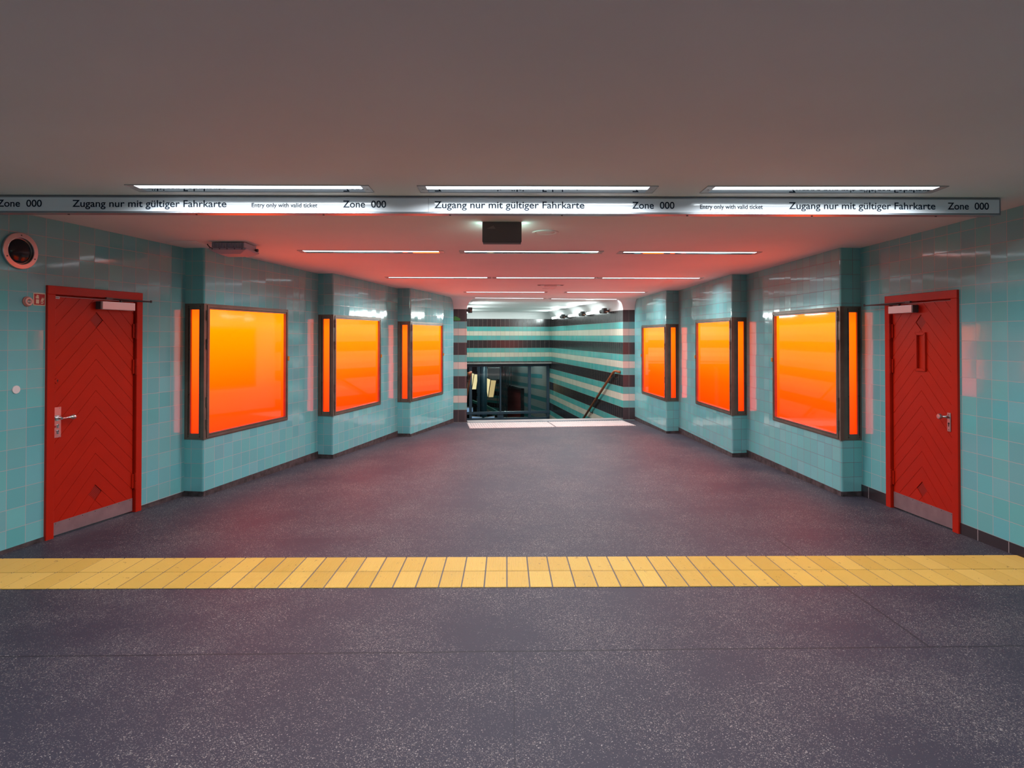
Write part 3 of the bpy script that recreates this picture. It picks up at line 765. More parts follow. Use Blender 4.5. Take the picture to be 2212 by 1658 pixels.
tag(link('red_dot', fl(bm), M['signred'], leaf), 'red dot on the lock plate')
bm = NB(); kx = 2.516-LDOOR[0]; cyl(bm, (kx,yf-0.006,1.197), (kx,yf,1.197), 0.024, 20); cyl(bm, (kx,yf-0.0068,1.202), (kx,yf-0.005,1.202), 0.006, 10, 1); box(bm, kx-0.003, kx+0.003, yf-0.0068, yf-0.005, 1.185, 1.200, 1)
link('keyhole_cover', fl(bm), [M['red'], M['black']], leaf)
bm = NB(); box(bm, 0.080, 0.128, yf-0.0012, yf, 1.886, 1.905); box(bm, 0.084, 0.124, yf-0.0016, yf-0.001, 1.892, 1.899, 1)
tag(link('sticker', fl(bm), [M['sticker'], M['dark']], leaf), 'small pale sticker')

e, fl, X0, X1, yf, leaf = door('door_2', 'R', RDOOR[0], RDOOR[1], 1.970, 'red chevron-boarded door with a slot window and round knob, right wall')
W2 = RDOOR[1]-RDOOR[0]; xc = 0.5*(X0+X1)
bm = NB(); ring(bm, xc-0.068, xc+0.068, 1.247, 1.607, 0.026, yf-0.014, yf+0.006); bevel(bm, 0.002)
wf = link('slot_window', fl(bm), M['red'], leaf); tag(wf, 'narrow framed slot, painted over')
bm = NB(); box(bm, xc-0.044, xc+0.044, yf+0.0062, yf+0.0068, 1.27, 1.585)
link('slot_pane', fl(bm), M['red'], wf)
hx = 0.5*(2.738+2.690)-RDOOR[0]
bm = NB(); box(bm, hx-0.020, hx+0.020, yf-0.008, yf, 0.742, 0.905); bevel(bm, 0.003)
for zz in (0.757, 0.89): cyl(bm, (hx,yf-0.0095,zz), (hx,yf-0.007,zz), 0.004, 8, 1)
cyl(bm, (hx,yf-0.0095,0.812), (hx,yf-0.007,0.812), 0.009, 12, 1); box(bm, hx-0.004, hx+0.004, yf-0.0095, yf-0.007, 0.785, 0.808, 1)
link('lock_plate', fl(bm), [M['steel'], M['black']], leaf)
bm = NB(); cyl(bm, (hx,yf-0.03,0.870), (hx,yf-0.006,0.870), 0.013, 16)
tube(bm, [(hx,yf-0.028,0.870),(hx+0.012,yf-0.045,0.870),(hx+0.03,yf-0.052,0.870)], 0.010, 12)
lathe(bm, [(0.0,yf-0.078),(0.020,yf-0.077),(0.0245,yf-0.070),(0.0245,yf-0.056),(0.018,yf-0.050),(0.0,yf-0.049)], 24, 0, 'y', hx+0.034, 0.870)
h_ = link('round_knob', fl(bm), M['steel'], leaf, smooth=True); em = h_.modifiers.new('e','EDGE_SPLIT'); em.split_angle = R(35)

# ------------------------------------------------------------ things on the left wall by the door
def on_left(name, s, z, label=None, cat=None):
    p = LA0 + dL*s; return empty(name, (p.x, p.y, z), math.atan2(dL.y, dL.x), label, cat)
t = on_left('round_window', 2.178, 2.243, 'round dark window with a broad steel ring, high on the left wall', 'round window')
bm = NB(); lathe(bm, [(0.100,-0.004),(0.104,-0.022),(0.108,-0.024),(0.140,-0.022),(0.1435,-0.018),(0.1435,0.0),(0.100,0.0),(0.100,-0.004)], 64)
r_ = link('steel_ring', bm, M['steel'], t, smooth=True); em = r_.modifiers.new('e','EDGE_SPLIT'); em.split_angle = R(30)
for q in (90, 205, 335):
    bm = NB(); x, z = 0.123*math.cos(R(q)), 0.123*math.sin(R(q)); cyl(bm, (x,-0.026,z), (x,-0.022,z), 0.005, 10); link('screw', bm, M['dark'], t)
bm = NB(); lathe(bm, [(0.0,-0.014),(0.05,-0.012),(0.085,-0.007),(0.101,-0.002)], 48); link('dark_pane', bm, M['darkglass'], t, smooth=True)
t = on_left('alarm_sounder', 2.245, 1.849, 'small round pink alarm sounder left of the extinguisher sign', 'alarm')
bm = NB(); lathe(bm, [(0.0,-0.018),(0.030,-0.018),(0.039,-0.012),(0.040,0.0)], 32); link('base', bm, M['pink'], t, smooth=True)
bm = NB(); lathe(bm, [(0.0185,-0.019),(0.0185,-0.026),(0.031,-0.026),(0.034,-0.019)], 32); link('ring', bm, M['pinkring'], t, smooth=True)
bm = NB(); lathe(bm, [(0.0,-0.030),(0.008,-0.029),(0.0175,-0.020),(0.0175,-0.018)], 24); link('lens', bm, M['steel'], t, smooth=True)
t = on_left('fire_extinguisher_sign', 2.348, 1.871, 'small square red sign with a cream fire extinguisher and flames, beside the left door', 'sign')
bm = NB(); box(bm, -0.052, 0.052, -0.004, 0, -0.050, 0.050); link('plate', bm, M['signcream'], t)
bm = NB(); box(bm, -0.046, 0.046, -0.0045, -0.002, -0.044, 0.044); link('red_field', bm, M['signred'], t)
bm = NB()
Y0, Y1 = -0.0052, -0.004
prism(bm, [(-0.030,-0.034),(-0.004,-0.034),(-0.004,0.000),(-0.030,0.000)], Y0, Y1)
prism(bm, [(-0.030,0.007),(-0.004,0.007),(-0.004,0.014),(-0.010,0.022),(-0.024,0.022),(-0.030,0.014)], Y0, Y1)
prism(bm, [(-0.021,0.022),(-0.013,0.022),(-0.013,0.031),(-0.021,0.031)], Y0, Y1)
prism(bm, [(-0.026,0.029),(-0.004,0.024),(-0.002,0.028),(-0.016,0.036),(-0.026,0.035)], Y0, Y1)
prism(bm, [(-0.021,0.028),(-0.030,0.025),(-0.035,0.014),(-0.032,0.012),(-0.027,0.022),(-0.020,0.025)], Y0, Y1)
link('extinguisher_pictogram', bm, M['signcream'], t)
bm = NB()
for dx, sc in ((0.0,1.0),(0.008,1.0),(0.016,0.9)):
    bx = 0.010+dx
    prism(bm, [(bx,-0.020),(bx+0.004,-0.022),(bx+0.006,-0.010),(bx+0.013,0.004*sc),(bx+0.012,0.018*sc),(bx+0.008,0.006*sc),(bx+0.002,-0.006)], Y0, Y1)
prism(bm, [(0.008,-0.026),(0.014,-0.034),(0.028,-0.034),(0.036,-0.026),(0.032,-0.020),(0.026,-0.028),(0.016,-0.027)], Y0, Y1)
link('flame_pictogram', bm, M['signcream'], t)
t = on_left('round_wall_plate', 2.162, 1.154, 'small round grey plate with a centre hole on the left wall', 'wall plate')
bm = NB(); lathe(bm, [(0.0,-0.006),(0.026,-0.006),(0.027,-0.004),(0.027,0.0)], 32); link('disc', bm, M['disc'], t)
bm = NB(); lathe(bm, [(0.027,-0.007),(0.031,-0.007),(0.032,0.0),(0.027,0.0)], 32); tag(link('rim', bm, M['white'], t), 'pale rim')
bm = NB(); cyl(bm, (0,-0.0068,0), (0,-0.0055,0), 0.0045, 12); link('hole', bm, M['black'], t)

# ------------------------------------------------------------ hanging sign across the hall
SGY = 4.41
t = empty('hanging_sign', (0, SGY, 2.437), 0.003, 'long white overhead sign with navy ticket notices, spanning the hall', 'sign')
SX0, SX1 = -3.95, 3.535
bm = NB(); box(bm, SX0, SX1, 0.0, 0.08, 0.0, 0.121); bevel(bm, 0.002)
link('case', bm, M['alu'], t)
bm = NB(); box(bm, SX0+0.01, SX0+0.0+ (4.41*((925.5-1106)/1350+0.0095) - SX0) - 0.0015, -0.003, 0.002, 0.012, 0.108)
link('face_panel', bm, M['sign_white'], t)
bm = NB(); box(bm, 4.41*((925.5-1106)/1350+0.0095)+0.0015, SX1-0.014, -0.003, 0.002, 0.012, 0.108)
link('face_panel', bm, M['sign_white'], t)
for x in (-3.1,-2.2,-1.3,-0.4,0.4,1.3,2.2,3.1):
    bm = NB(); cyl(bm, (x,0.05,-0.004), (x,0.05,0.002), 0.007, 10); link('screw', bm, M['dark'], t)
bm = NB(); box(bm, SX0+0.01, SX1-0.01, 0.02, 0.06, 0.120, 0.1285); link('mounting_rail', bm, M['black'], t)
def lettering(txt, xa, xb, cap, zb_, parent, y=-0.0045):
    cu = bpy.data.curves.new('t', 'FONT'); cu.body = txt; cu.size = 1.0; cu.offset = 0.012
    to = bpy.data.objects.new('t', cu); C.objects.link(to)
    dg = bpy.context.evaluated_depsgraph_get(); dg.update()
    me = bpy.data.meshes.new_from_object(to.evaluated_get(dg)); bpy.data.objects.remove(to)
    xs = [v.co.x for v in me.vertices]; x0, x1 = min(xs), max(xs)
    # cap height from a reference glyph
    cu2 = bpy.data.curves.new('t', 'FONT'); cu2.body = 'Z'; cu2.size = 1.0
    t2 = bpy.data.objects.new('t2', cu2); C.objects.link(t2); dg = bpy.context.evaluated_depsgraph_get(); dg.update()
    m2 = bpy.data.meshes.new_from_object(t2.evaluated_get(dg)); ch = max(v.co.y for v in m2.vertices); bpy.data.objects.remove(t2)
    for v in me.vertices:
        x, z = v.co.x, v.co.y
        v.co = ((x-x0)/(x1-x0)*(xb-xa)+xa, y, z/ch*cap+zb_)
    spans = sorted((min(me.vertices[i].co.x for i in p.vertices), max(me.vertices[i].co.x for i in p.vertices)) for p in me.polygons)
    words = []
    for a_, b_ in spans:
        if words and a_ - words[-1][1] < cap*0.20: words[-1][1] = max(words[-1][1], b_)
        else: words.append([a_, b_])
    for (a_, b_), wd in zip(words, txt.split()):
        bm = NB(); bm.from_mesh(me)
        bmesh.ops.delete(bm, geom=[f for f in bm.faces if not (a_-1e-6 <= f.calc_center_median().x <= b_+1e-6)], context='FACES')
        m3 = bpy.data.meshes.new('lettering'); bm.to_mesh(m3); bm.free(); m3.materials.append(M['ink'])
        o = bpy.data.objects.new('lettering', m3); C.objects.link(o); o.parent = parent; o['label'] = 'navy lettering reading ' + wd
    assert len(words) == len(txt.split()), (txt, len(words))
X_ = lambda px: 4.405*((px-1106)/1350+0.0095)
ZB = 0.0415
for txt, a, b, cap in (('Zone  000',2,97,0.0475),('Zugang nur mit gültiger Fahrkarte',162,491,0.0475),('Entry only with valid ticket',545,686,0.0295),('Zone  000',741,834,0.0475),
                       ('Zugang nur mit gültiger Fahrkarte',938,1263,0.0475),('Zone  000',1367,1459,0.0475),('Entry only with valid ticket',1515,1652,0.0295),('Zugang nur mit gültiger Fahrkarte',1709,2031,0.0475),('Zone  000',2058,2149,0.0475)):
    lettering(txt, X_(a), X_(b), cap, ZB - (0.003 if a > 900 else 0.0), t)

# ------------------------------------------------------------ recessed ceiling lamps
SL = math.atan(-0.02)
def lamp(xa, ya, xb, yb, label, group, zoff=0.0, proto=[None]):
    cx, cy = (xa+xb)/2, (ya+yb)/2; rz = math.atan2(yb-ya, xb-xa)
    if proto[0] is None:
        e = empty('ceiling_light', (0,0,0)); ln = 1.60; w2 = 0.18
        bm = NB()      # local: x along, y 0 near edge to 0.18, z 0 = ceiling, negative = below
        x0, x1 = -ln/2, ln/2
        box(bm, x0, x1, 0, 0.004, -0.006, 0); box(bm, x0, x1, w2-0.004, w2, -0.006, 0); box(bm, x0, x0+0.004, 0, w2, -0.006, 0); box(bm, x1-0.004, x1, 0, w2, -0.006, 0)
        link('rim', bm, M['lampframe'], e)
        for s in (-1, 1):
            bm = NB(); xa_, xb_ = (x0+0.004, x0+0.056) if s < 0 else (x1-0.056, x1-0.004)
            box(bm, xa_, xb_, 0.004, w2-0.004, -0.004, 0); cyl(bm, ((xa_+xb_)/2, w2*0.5, -0.006), ((xa_+xb_)/2, w2*0.5, -0.003), 0.008, 10)
            link('end_cap', bm, M['lampframe'], e)
        bm = NB(); box(bm, x0+0.056, x1-0.056, 0.004, w2-0.004, -0.0035, 0); link('reflector', bm, M['mirror'], e)
        bm = NB(); box(bm, x0+0.058, x1-0.058, 0.006, 0.080, -0.0050, -0.0035); link('lamp_tube', bm, M['tube'], e)
        ld = bpy.data.lights.new('lamp_light', 'AREA'); ld.shape = 'RECTANGLE'; ld.size = ln-0.13; ld.size_y = 0.06; ld.energy = LAMP_W; ld.spread = R(162); ld.color = (0.87,0.94,0.98)
        lo_ = bpy.data.objects.new('lamp_light', ld); C.objects.link(lo_); lo_.parent = e; lo_.location = (0, 0.085, -0.017)
        proto[0] = e; o = e
    else: o = copy_tree(proto[0])
    tag(o, label, 'ceiling light', group)
    o.location = (cx, cy, zc(cy)+zoff); o.rotation_euler = (SL if zoff == 0 else 0, 0, rz); 
    return o
g1 = 'recessed strip lights in the hall ceiling'
lamp(-2.507,4.112,-0.905,4.117, 'strip light in front of the overhead sign, left of three', g1)
lamp(-0.591,4.120,1.013,4.117, 'strip light in front of the overhead sign, middle of three', g1)
lamp(1.341,4.115,2.929,4.100, 'strip light in front of the overhead sign, right of three', g1)
lamp(-2.292,6.845,-0.685,6.880, 'strip light just past the hanging box sign, left of three', g1)
lamp(-0.525,6.868,1.088,6.880, 'strip light just past the hanging box sign, middle of three', g1)
lamp(1.233,6.892,2.880,6.925, 'strip light just past the hanging box sign, right of three', g1)
lamp(-1.838,9.40,-0.218,9.418, 'strip light in the third row from the viewer, left of three', g1)
lamp(-0.200,9.42,1.395,9.44, 'strip light in the third row from the viewer, middle of three', g1)
lamp(1.412,9.45,3.018,9.47, 'strip light in the third row from the viewer, right of three', g1)
lamp(-0.827,11.85,0.808,11.864, 'strip light in the row beyond the small unlit fitting, left of two', g1)
lamp(1.107,11.87,2.725,11.90, 'strip light in the row beyond the small unlit fitting, right of two', g1)
lamp(-0.737,13.20,0.880,13.42, 'strip light nearest the stairs, left of two', g1)
lamp(0.924,13.43,2.525,13.64, 'strip light nearest the stairs, right of two', g1)
for yy, nm in ((1.52,'over the near floor'), (-1.2,'at the rear of the hall')):
    for xx, wh in ((-2.3,'left'), (-0.3,'middle'), (1.7,'right')):
        lamp(xx-0.8, yy, xx+0.8, yy, 'strip light %s, %s of three' % (nm, wh), 'strip lights behind the first row')

# loudspeakers
def speaker(x, y, label):
    t = empty('ceiling_speaker', (x, y, zc(y)), 0, label, 'speaker', 'round ceiling loudspeakers', rotx=SL)
    bm = NB(); lathe(bm, [(0.085,0.0),(0.090,-0.004),(0.112,-0.010),(0.120,-0.006),(0.122,0.0)], 40, 0, 'z'); link('rim', bm, M['plaster'], t, smooth=True)
    bm = NB(); lathe(bm, [(0.0,-0.007),(0.060,-0.007),(0.084,-0.003),(0.086,0.0)], 40, 0, 'z'); link('grille', bm, M['plaster'], t, smooth=True)
    bm = NB(); lathe(bm, [(0.084,-0.0022),(0.0905,-0.0022)], 40, 0, 'z'); link('shadow_gap', bm, M['beam'], t)
speaker(0.362, 5.777, 'round flush loudspeaker right of the hanging box sign')
speaker(0.775, 11.238, 'round flush loudspeaker beyond the small unlit fitting')
# unlit short fitting
t = empty('ceiling_fitting', (0.755, 10.60, zc(10.60)), 0.02, 'small unlit ceiling fitting with a hanging centre body', 'ceiling fitting', rotx=SL)
bm = NB(); box(bm, -0.225, 0.225, -0.05, 0.05, -0.006, 0.0); box(bm, -0.215, -0.17, -0.035, 0.035, -0.0075, -0.0055, 1); box(bm, 0.17, 0.215, -0.035, 0.035, -0.0075, -0.0055, 1); link('plate', bm, [M['lamp_dead'], M['black']], t)
bm = NB(); box(bm, -0.105, 0.105, -0.045, 0.045, -0.035, -0.006); bevel(bm, 0.006); link('body', bm, M['plaster'], t)
# hanging box sign seen from behind, glowing edges
t = empty('box_sign', (-0.035, 5.30, 2.368), 0.0, 'dark grey box sign hanging from the ceiling, seen from its back', 'sign')
bm = NB(); box(bm, -0.167, 0.167, 0.0, 0.012, 0.004, 0.172); bevel(bm, 0.002); link('back_plate', bm, M['boxgrey'], t)
bm = NB(); box(bm, -0.163, 0.163, 0.012, 0.115, 0.0, 0.172); link('body', bm, M['dark'], t)
for s in (-1,1):
    bm = NB(); box(bm, s*0.1632, s*0.1665, 0.02, 0.105, 0.10, 0.160); tag(link('lit_edge', bm, M['mint'], t), 'pale green glowing edge')
bm = NB(); box(bm, -0.15, 0.15, 0.1152, 0.119, 0.02, 0.15); link('lit_face', bm, M['mint'], t)
for k in range(5):
    bm = NB(); zz = 0.118+0.006*k; box(bm, -0.125+0.012*k, -0.055-0.004*k, -0.0006, 0.0004, zz, zz+0.0012); link('scratch', bm, M['steel'], t)
# flood light on the ceiling at the left
t = empty('emergency_light', (-2.80, 6.42, zc(6.42)-0.003), R(-1), 'grey emergency floodlight fixed to the ceiling above the first left case', 'floodlight', rotx=SL)
bm = NB(); box(bm, -0.165, 0.165, -0.10, 0.18, -0.062, -0.004)
for k in range(22):
    x = -0.160+0.320*k/21; box(bm, x-0.003, x+0.003, -0.110, -0.10, -0.058, -0.008)
link('housing', bm, M['floodgrey'], t)
bm = NB()
lo = [(-0.11,-0.06,-0.118),(0.11,-0.06,-0.118),(0.11,0.14,-0.118),(-0.11,0.14,-0.118)]; hi = [(-0.19,-0.125,-0.078),(0.19,-0.125,-0.078),(0.19,0.205,-0.078),(-0.19,0.205,-0.078)]
hexa(bm, lo, hi); box(bm, -0.19, 0.19, -0.125, 0.205, -0.078, -0.062); bevel(bm, 0.005)
link('lens_cover', bm, M['floodgrey'], t)
for k in range(5):
    bm = NB(); x = -0.15+0.075*k; cyl(bm, (x,-0.128,-0.072), (x,-0.120,-0.072), 0.006, 8); link('screw', bm, M['dark'], t)
bm = NB(); tube(bm, [(-0.17,0.02,-0.035),(-0.21,0.02,-0.045),(-0.245,0.02,-0.035),(-0.268,0.02,-0.008),(-0.272,0.02,0.0)], 0.005, 8); link('cable', bm, M['cable'], t)
bm = NB(); cyl(bm, (0.165,0.16,-0.045), (0.195,0.16,-0.045), 0.016, 14); link('cable_gland', bm, M['dark'], t)
# ceiling hatch
t = empty('ceiling_hatch', (-3.27, 6.47, zc(6.47)), 0, 'thin square access panel in the ceiling left of the floodlight', 'hatch', rotx=SL)
bm = NB(); box(bm, -0.14, 0.16, -0.19, 0.17, -0.005, 0.0); link('panel', bm, M['plaster'], t)

# ------------------------------------------------------------ tactile paving
t0 = 0.1507; yA, yB = 4.138, 4.730
bm = NB(); x = -4.60; skew = 0.0
box(bm, -4.75, 4.35, yA, yB, -0.004, 0.0012, 1)
xs0 = 0.006 - t0*31
nx = 58
for i in range(nx):
    xa = xs0 + i*t0
    for (ya, yb) in ((yA, yA+0.291), (yA+0.301, yB)):
        x0_, x1_ = xa+0.0045, xa+t0-0.0045
        box(bm, x0_, x1_, ya, yb, 0.0, 0.0030)
        nr = 15
        for k in range(nr):
            xm = x0_ + (x1_-x0_)*(k+0.5)/nr; hw_ = (x1_-x0_)/nr*0.30
            hexa(bm, [(xm-hw_,ya,0.003),(xm+hw_,ya,0.003),(xm+hw_,yb,0.003),(xm-hw_,yb,0.003)], [(xm-hw_*0.6,ya+0.002,0.0065),(xm+hw_*0.6,ya+0.002,0.0065),(xm+hw_*0.6,yb-0.002,0.0065),(xm-hw_*0.6,yb-0.002,0.0065)])
for v in bm.verts: v.co.z += zf(v.co.y)
# the end over the side walls is trimmed to the walls
def trim(bm, p, n): bmesh.ops.bisect_plane(bm, geom=bm.verts[:]+bm.edges[:]+bm.faces[:], plane_co=p, plane_no=n, clear_outer=True)
nL = Vector((-dL.y, dL.x, 0)); nR = Vector((dR.y, -dR.x, 0))
trim(bm, (LA0.x,LA0.y,0), nL); trim(bm, (RA0.x-0.012,RA0.y,0), nR)
tag(link('tactile_strip', bm, [M['yellow'], M['joint']]), 'yellow ribbed tactile strip of tile pairs crossing the dark floor', 'tactile paving')

# white ribbed mats at the head of the stairs
def pad(corners, label):
    a, b, c, d_ = [Vector(p) for p in corners]      # far-left, far-right, near-right, near-left
    bm = NB()
    def P3(u, v, h):
        p = (a*(1-u)+b*u)*(1-v) + (d_*(1-u)+c*u)*v; return (p.x, p.y, zf(p.y)+h)
    hexa(bm, [P3(0,0,0),P3(1,0,0),P3(1,1,0),P3(0,1,0)], [P3(0,0,0.005),P3(1,0,0.005),P3(1,1,0.005),P3(0,1,0.005)])
    n = int((b-a).length/0.05)
    for i in range(n):
        u0, u1 = (i+0.22)/n, (i+0.72)/n
        hexa(bm, [P3(u0,0.01,0.005),P3(u1,0.01,0.005),P3(u1,0.99,0.005),P3(u0,0.99,0.005)], [P3(u0+0.1/n,0.01,0.010),P3(u1-0.1/n,0.01,0.010),P3(u1-0.1/n,0.99,0.010),P3(u0+0.1/n,0.99,0.010)])
    tag(link('tactile_mat', bm, M['whitepad']), label, 'tactile mat', 'white ribbed mats at the top of the stairs')
pad([(-0.823,13.227),(0.880,13.40),(0.985,12.52),(-0.711,12.304)], 'white ribbed mat at the stair head, left of the joint')
pad([(0.905,13.40),(2.54,13.62),(2.647,12.73),(1.010,12.52)], 'white ribbed mat at the stair head, right of the joint')

# stairs: edge strip and flight
e = empty('trim_3', (SQ[0], SQ[1], 0), R(7.8)); tag(e, 'pale stone edge and dark nosing at the top of the stairs', 'step edge', kind='structure')
def zst(u, v): p = st(u, v); return zf(p[1])
bm = NB(); hexa(bm, [(STW,0.10,zst(STW,0.10)-0.004),(0,0.10,zst(0,0.10)-0.004),(0,0.44,zst(0,0.44)-0.15),(STW,0.44,zst(STW,0.44)-0.15)], [(STW,0.10,zst(STW,0.10)+0.002),(0,0.10,zst(0,0.10)+0.002),(0,0.44,zst(0,0.44)+0.002),(STW,0.44,zst(STW,0.44)+0.002)])
link('edge_stone', bm, M['stone'], e)
bm = NB(); hexa(bm, [(STW,0.0,zst(STW,0)-0.004),(0,0.0,zst(0,0)-0.004),(0,0.10,zst(0,0.1)-0.004),(STW,0.10,zst(STW,0.1)-0.004)], [(STW,0.0,zst(STW,0)+0.0015),(0,0.0,zst(0,0)+0.0015),(0,0.10,zst(0,0.1)+0.0015),(STW,0.10,zst(STW,0.1)+0.0015)])
link('dark_band', bm, M['slate'], e)
e = empty('stair_flight', (SQ[0], SQ[1], 0), R(7.8), 'dark flight of steps going down between the striped walls', 'stairs', kind='structure')
bm = NB(); z = zst(-1.7, 0.44)
for k in range(23):
    z -= 0.158; v0 = 0.44 + 0.30*k
    box(bm, STW, 0, v0, v0+0.30, z-0.3, z)
link('steps', bm, M['step'], e)

# handrails
def rail(u, nrm, label):
    e = empty('handrail', (SQ[0], SQ[1], 0), R(7.8), label, 'handrail', 'wooden handrails on the stair walls')
    x = u + nrm*0.075
    dz = -0.527
    bm = NB(); z0 = 0.735; v0 = 0.50
    pts = [(u+nrm*0.005, 0.16, z0+0.030), (u+nrm*0.05, 0.20, z0+0.045), (x, 0.27, z0+0.050), (x, 0.36, z0+0.045), (x, 0.45, z0+0.015)]
    pts += [(x, v0+0.02, z0-0.02), (x, 7.2, z0-0.02+dz*(7.2-v0-0.02))]
    # resample the bend smoothly
    tube(bm, pts, 0.029, 16); link('rail', bm, M['wood'], e, smooth=True)
    for v in (0.55, 1.75, 2.45, 3.6, 4.8, 6.0):
        zr = z0-0.02+dz*(v-v0-0.02)
        bm = NB(); tube(bm, [(x,v,zr-0.024),(x,v,zr-0.065),(x-nrm*0.012,v,zr-0.095),(x-nrm*0.04,v,zr-0.108),(u+nrm*0.004,v,zr-0.108)], 0.008, 8)
        cyl(bm, (u+nrm*0.008,v,zr-0.108), (u,v,zr-0.108), 0.032, 14); cyl(bm, (x,v-0.05,zr-0.02-0.05*dz), (x,v+0.05,zr-0.02+0.05*dz), 0.016, 8)
        link('bracket', bm, M['cable'], e)
rail(0, -1, 'brown wooden handrail down the striped wall at the right of the stairs')
rail(STW, 1, 'brown wooden handrail just showing beside the left striped pier')

# tube lamps along both stair walls
def stair_lamp(u, nrm, v, label, group, orange=True):
    e = empty('tube_light', (SQ[0], SQ[1], 0), R(7.8), label, 'tube light', group)
    x = u+nrm*0.115; zz = 2.155
    bm = NB(); cyl(bm, (x,v+0.36,zz), (x,v+1.60,zz), 0.036, 18); link('lit_tube', bm, M['stube'], e, smooth=True)
    bm = NB(); cyl(bm, (x,v+0.12,zz), (x,v+0.36,zz), 0.046, 16); box(bm, x-0.045, x+0.045, v, v+0.14, zz-0.055, zz+0.07); link('ballast_end', bm, M['dark'], e)
    bm = NB(); cyl(bm, (x,v+1.60,zz), (x,v+1.66,zz), 0.044, 16); box(bm, min(u,x), max(u,x), v+1.60, v+1.63, zz-0.02, zz+0.02); link('end_bracket', bm, M['dark'], e)
    ld = bpy.data.lights.new('tube_glow', 'AREA'); ld.shape = 'RECTANGLE'; ld.size = 0.07; ld.size_y = 1.2; ld.energy = STAIR_W; ld.color = (0.86,1.0,0.97)
    lo_ = bpy.data.objects.new('tube_glow', ld); C.objects.link(lo_); lo_.parent = e; lo_.location = (x+nrm*0.04, v+0.98, zz-0.005); lo_.rotation_euler = (0, -nrm*R(78), 0)
    bm = NB(); box(bm, min(u,x), max(u,x), v+0.03, v+0.08, zz-0.03, zz+0.03); link('wall_bracket', bm, M['dark'], e)
    bm = NB(); cyl(bm, (x,v-0.22,zz-0.02), (x,v,zz-0.02), 0.012, 8); tag(link('cable_plug', bm, M['wood'], e), 'orange cable end')
gt = 'tube lights along the stair walls'
stair_lamp(0, -1, 0.95, 'bright tube light on the right stair wall, nearest the hall', gt)
stair_lamp(0, -1, 2.95, 'bright tube light on the right stair wall, middle of three', gt)
stair_lamp(0, -1, 5.25, 'bright tube light on the right stair wall, farthest down the stairs', gt)
stair_lamp(STW, 1, 0.95, 'tube light on the left stair wall whose dark end shows beside the pier', gt)
stair_lamp(STW, 1, 2.95, 'tube light on the left stair wall, middle of three', gt)
stair_lamp(STW, 1, 5.25, 'tube light on the left stair wall, farthest down the stairs', gt)

# green paint mark on the left pier
t = empty('paint_mark', ((L['e'][0]+L['p'][0])/2-0.065, 13.33, 1.90), 0, 'green paint mark on the top black tiles of the left pier', 'graffiti')
bm = NB(); prism(bm, [(-0.07,0.0),(0.065,0.0),(0.065,0.045),(0.03,0.06),(-0.01,0.085),(-0.02,0.075),(-0.035,0.10),(-0.05,0.085),(-0.065,0.095)], -0.004, 0.0)
link('paint', bm, M['paint_green'], t)

# ------------------------------------------------------------ glazed screen at the stair foot
SV = STV + 0.30
def UX(px, v=SV):
    """stair-frame u of the pixel column on the plane v (design-time measurement)"""
    k = (px-1106)/F_PX + YAW      # X/Y
    # SQ + US*u + VS*v, want X = k*Y
    return (k*(SQ.y+VS.y*v) - (SQ.x+VS.x*v)) / (US.x - k*US.y)
def UZ(py, u, v=SV): return 1.575 + (725-py)/F_PX*(SQ.y+US.y*u+VS.y*v)
e = empty('glazed_screen', (SQ[0]+VS[0]*SV, SQ[1]+VS[1]*SV, 0), R(7.8), 'slate blue framed glass screen at the foot of the stairs', 'glass screen')
up = [(STW, STW+0.10), (UX(1013.8),UX(1019.5)), (UX(1079.6),UX(1082.4)), (UX(1140.4),UX(1146.6)), (UX(1180.4),UX(1186.4))]
zr0, zr1 = UZ(893.3, -1.7), UZ(888.2, -1.7); zt0, zt1 = UZ(791.3,-1.7), UZ(785.0,-1.7)
bm = NB()
for a, b in up: box(bm, a, b, -0.03, 0.05, -4.5, zt1)
link('posts', bm, M['slate'], e)
bm = NB(); box(bm, STW, up[-1][1], -0.035, 0.055, zt0, zt1+0.1); link('head_rail', bm, M['slate'], e)
bm = NB(); box(bm, STW, up[-1][1]+0.06, -0.055, 0.055, zr0, zr1); link('middle_rail', bm, M['slate'], e)
bm = NB(); box(bm, UX(1074.8), UX(1087), -0.02, 0.04, -4.3, zr0); box(bm, STW, up[-1][1], -0.03, 0.04, UZ(907,-1.7), UZ(901.5,-1.7)); link('lower_panel', bm, M['slate'], e)
for (a, b) in zip(up, up[1:]):
    bm = NB(); box(bm, a[1], b[0], 0.0, 0.006, zr1, zt0); link('glass_pane', bm, M['glass'], e)

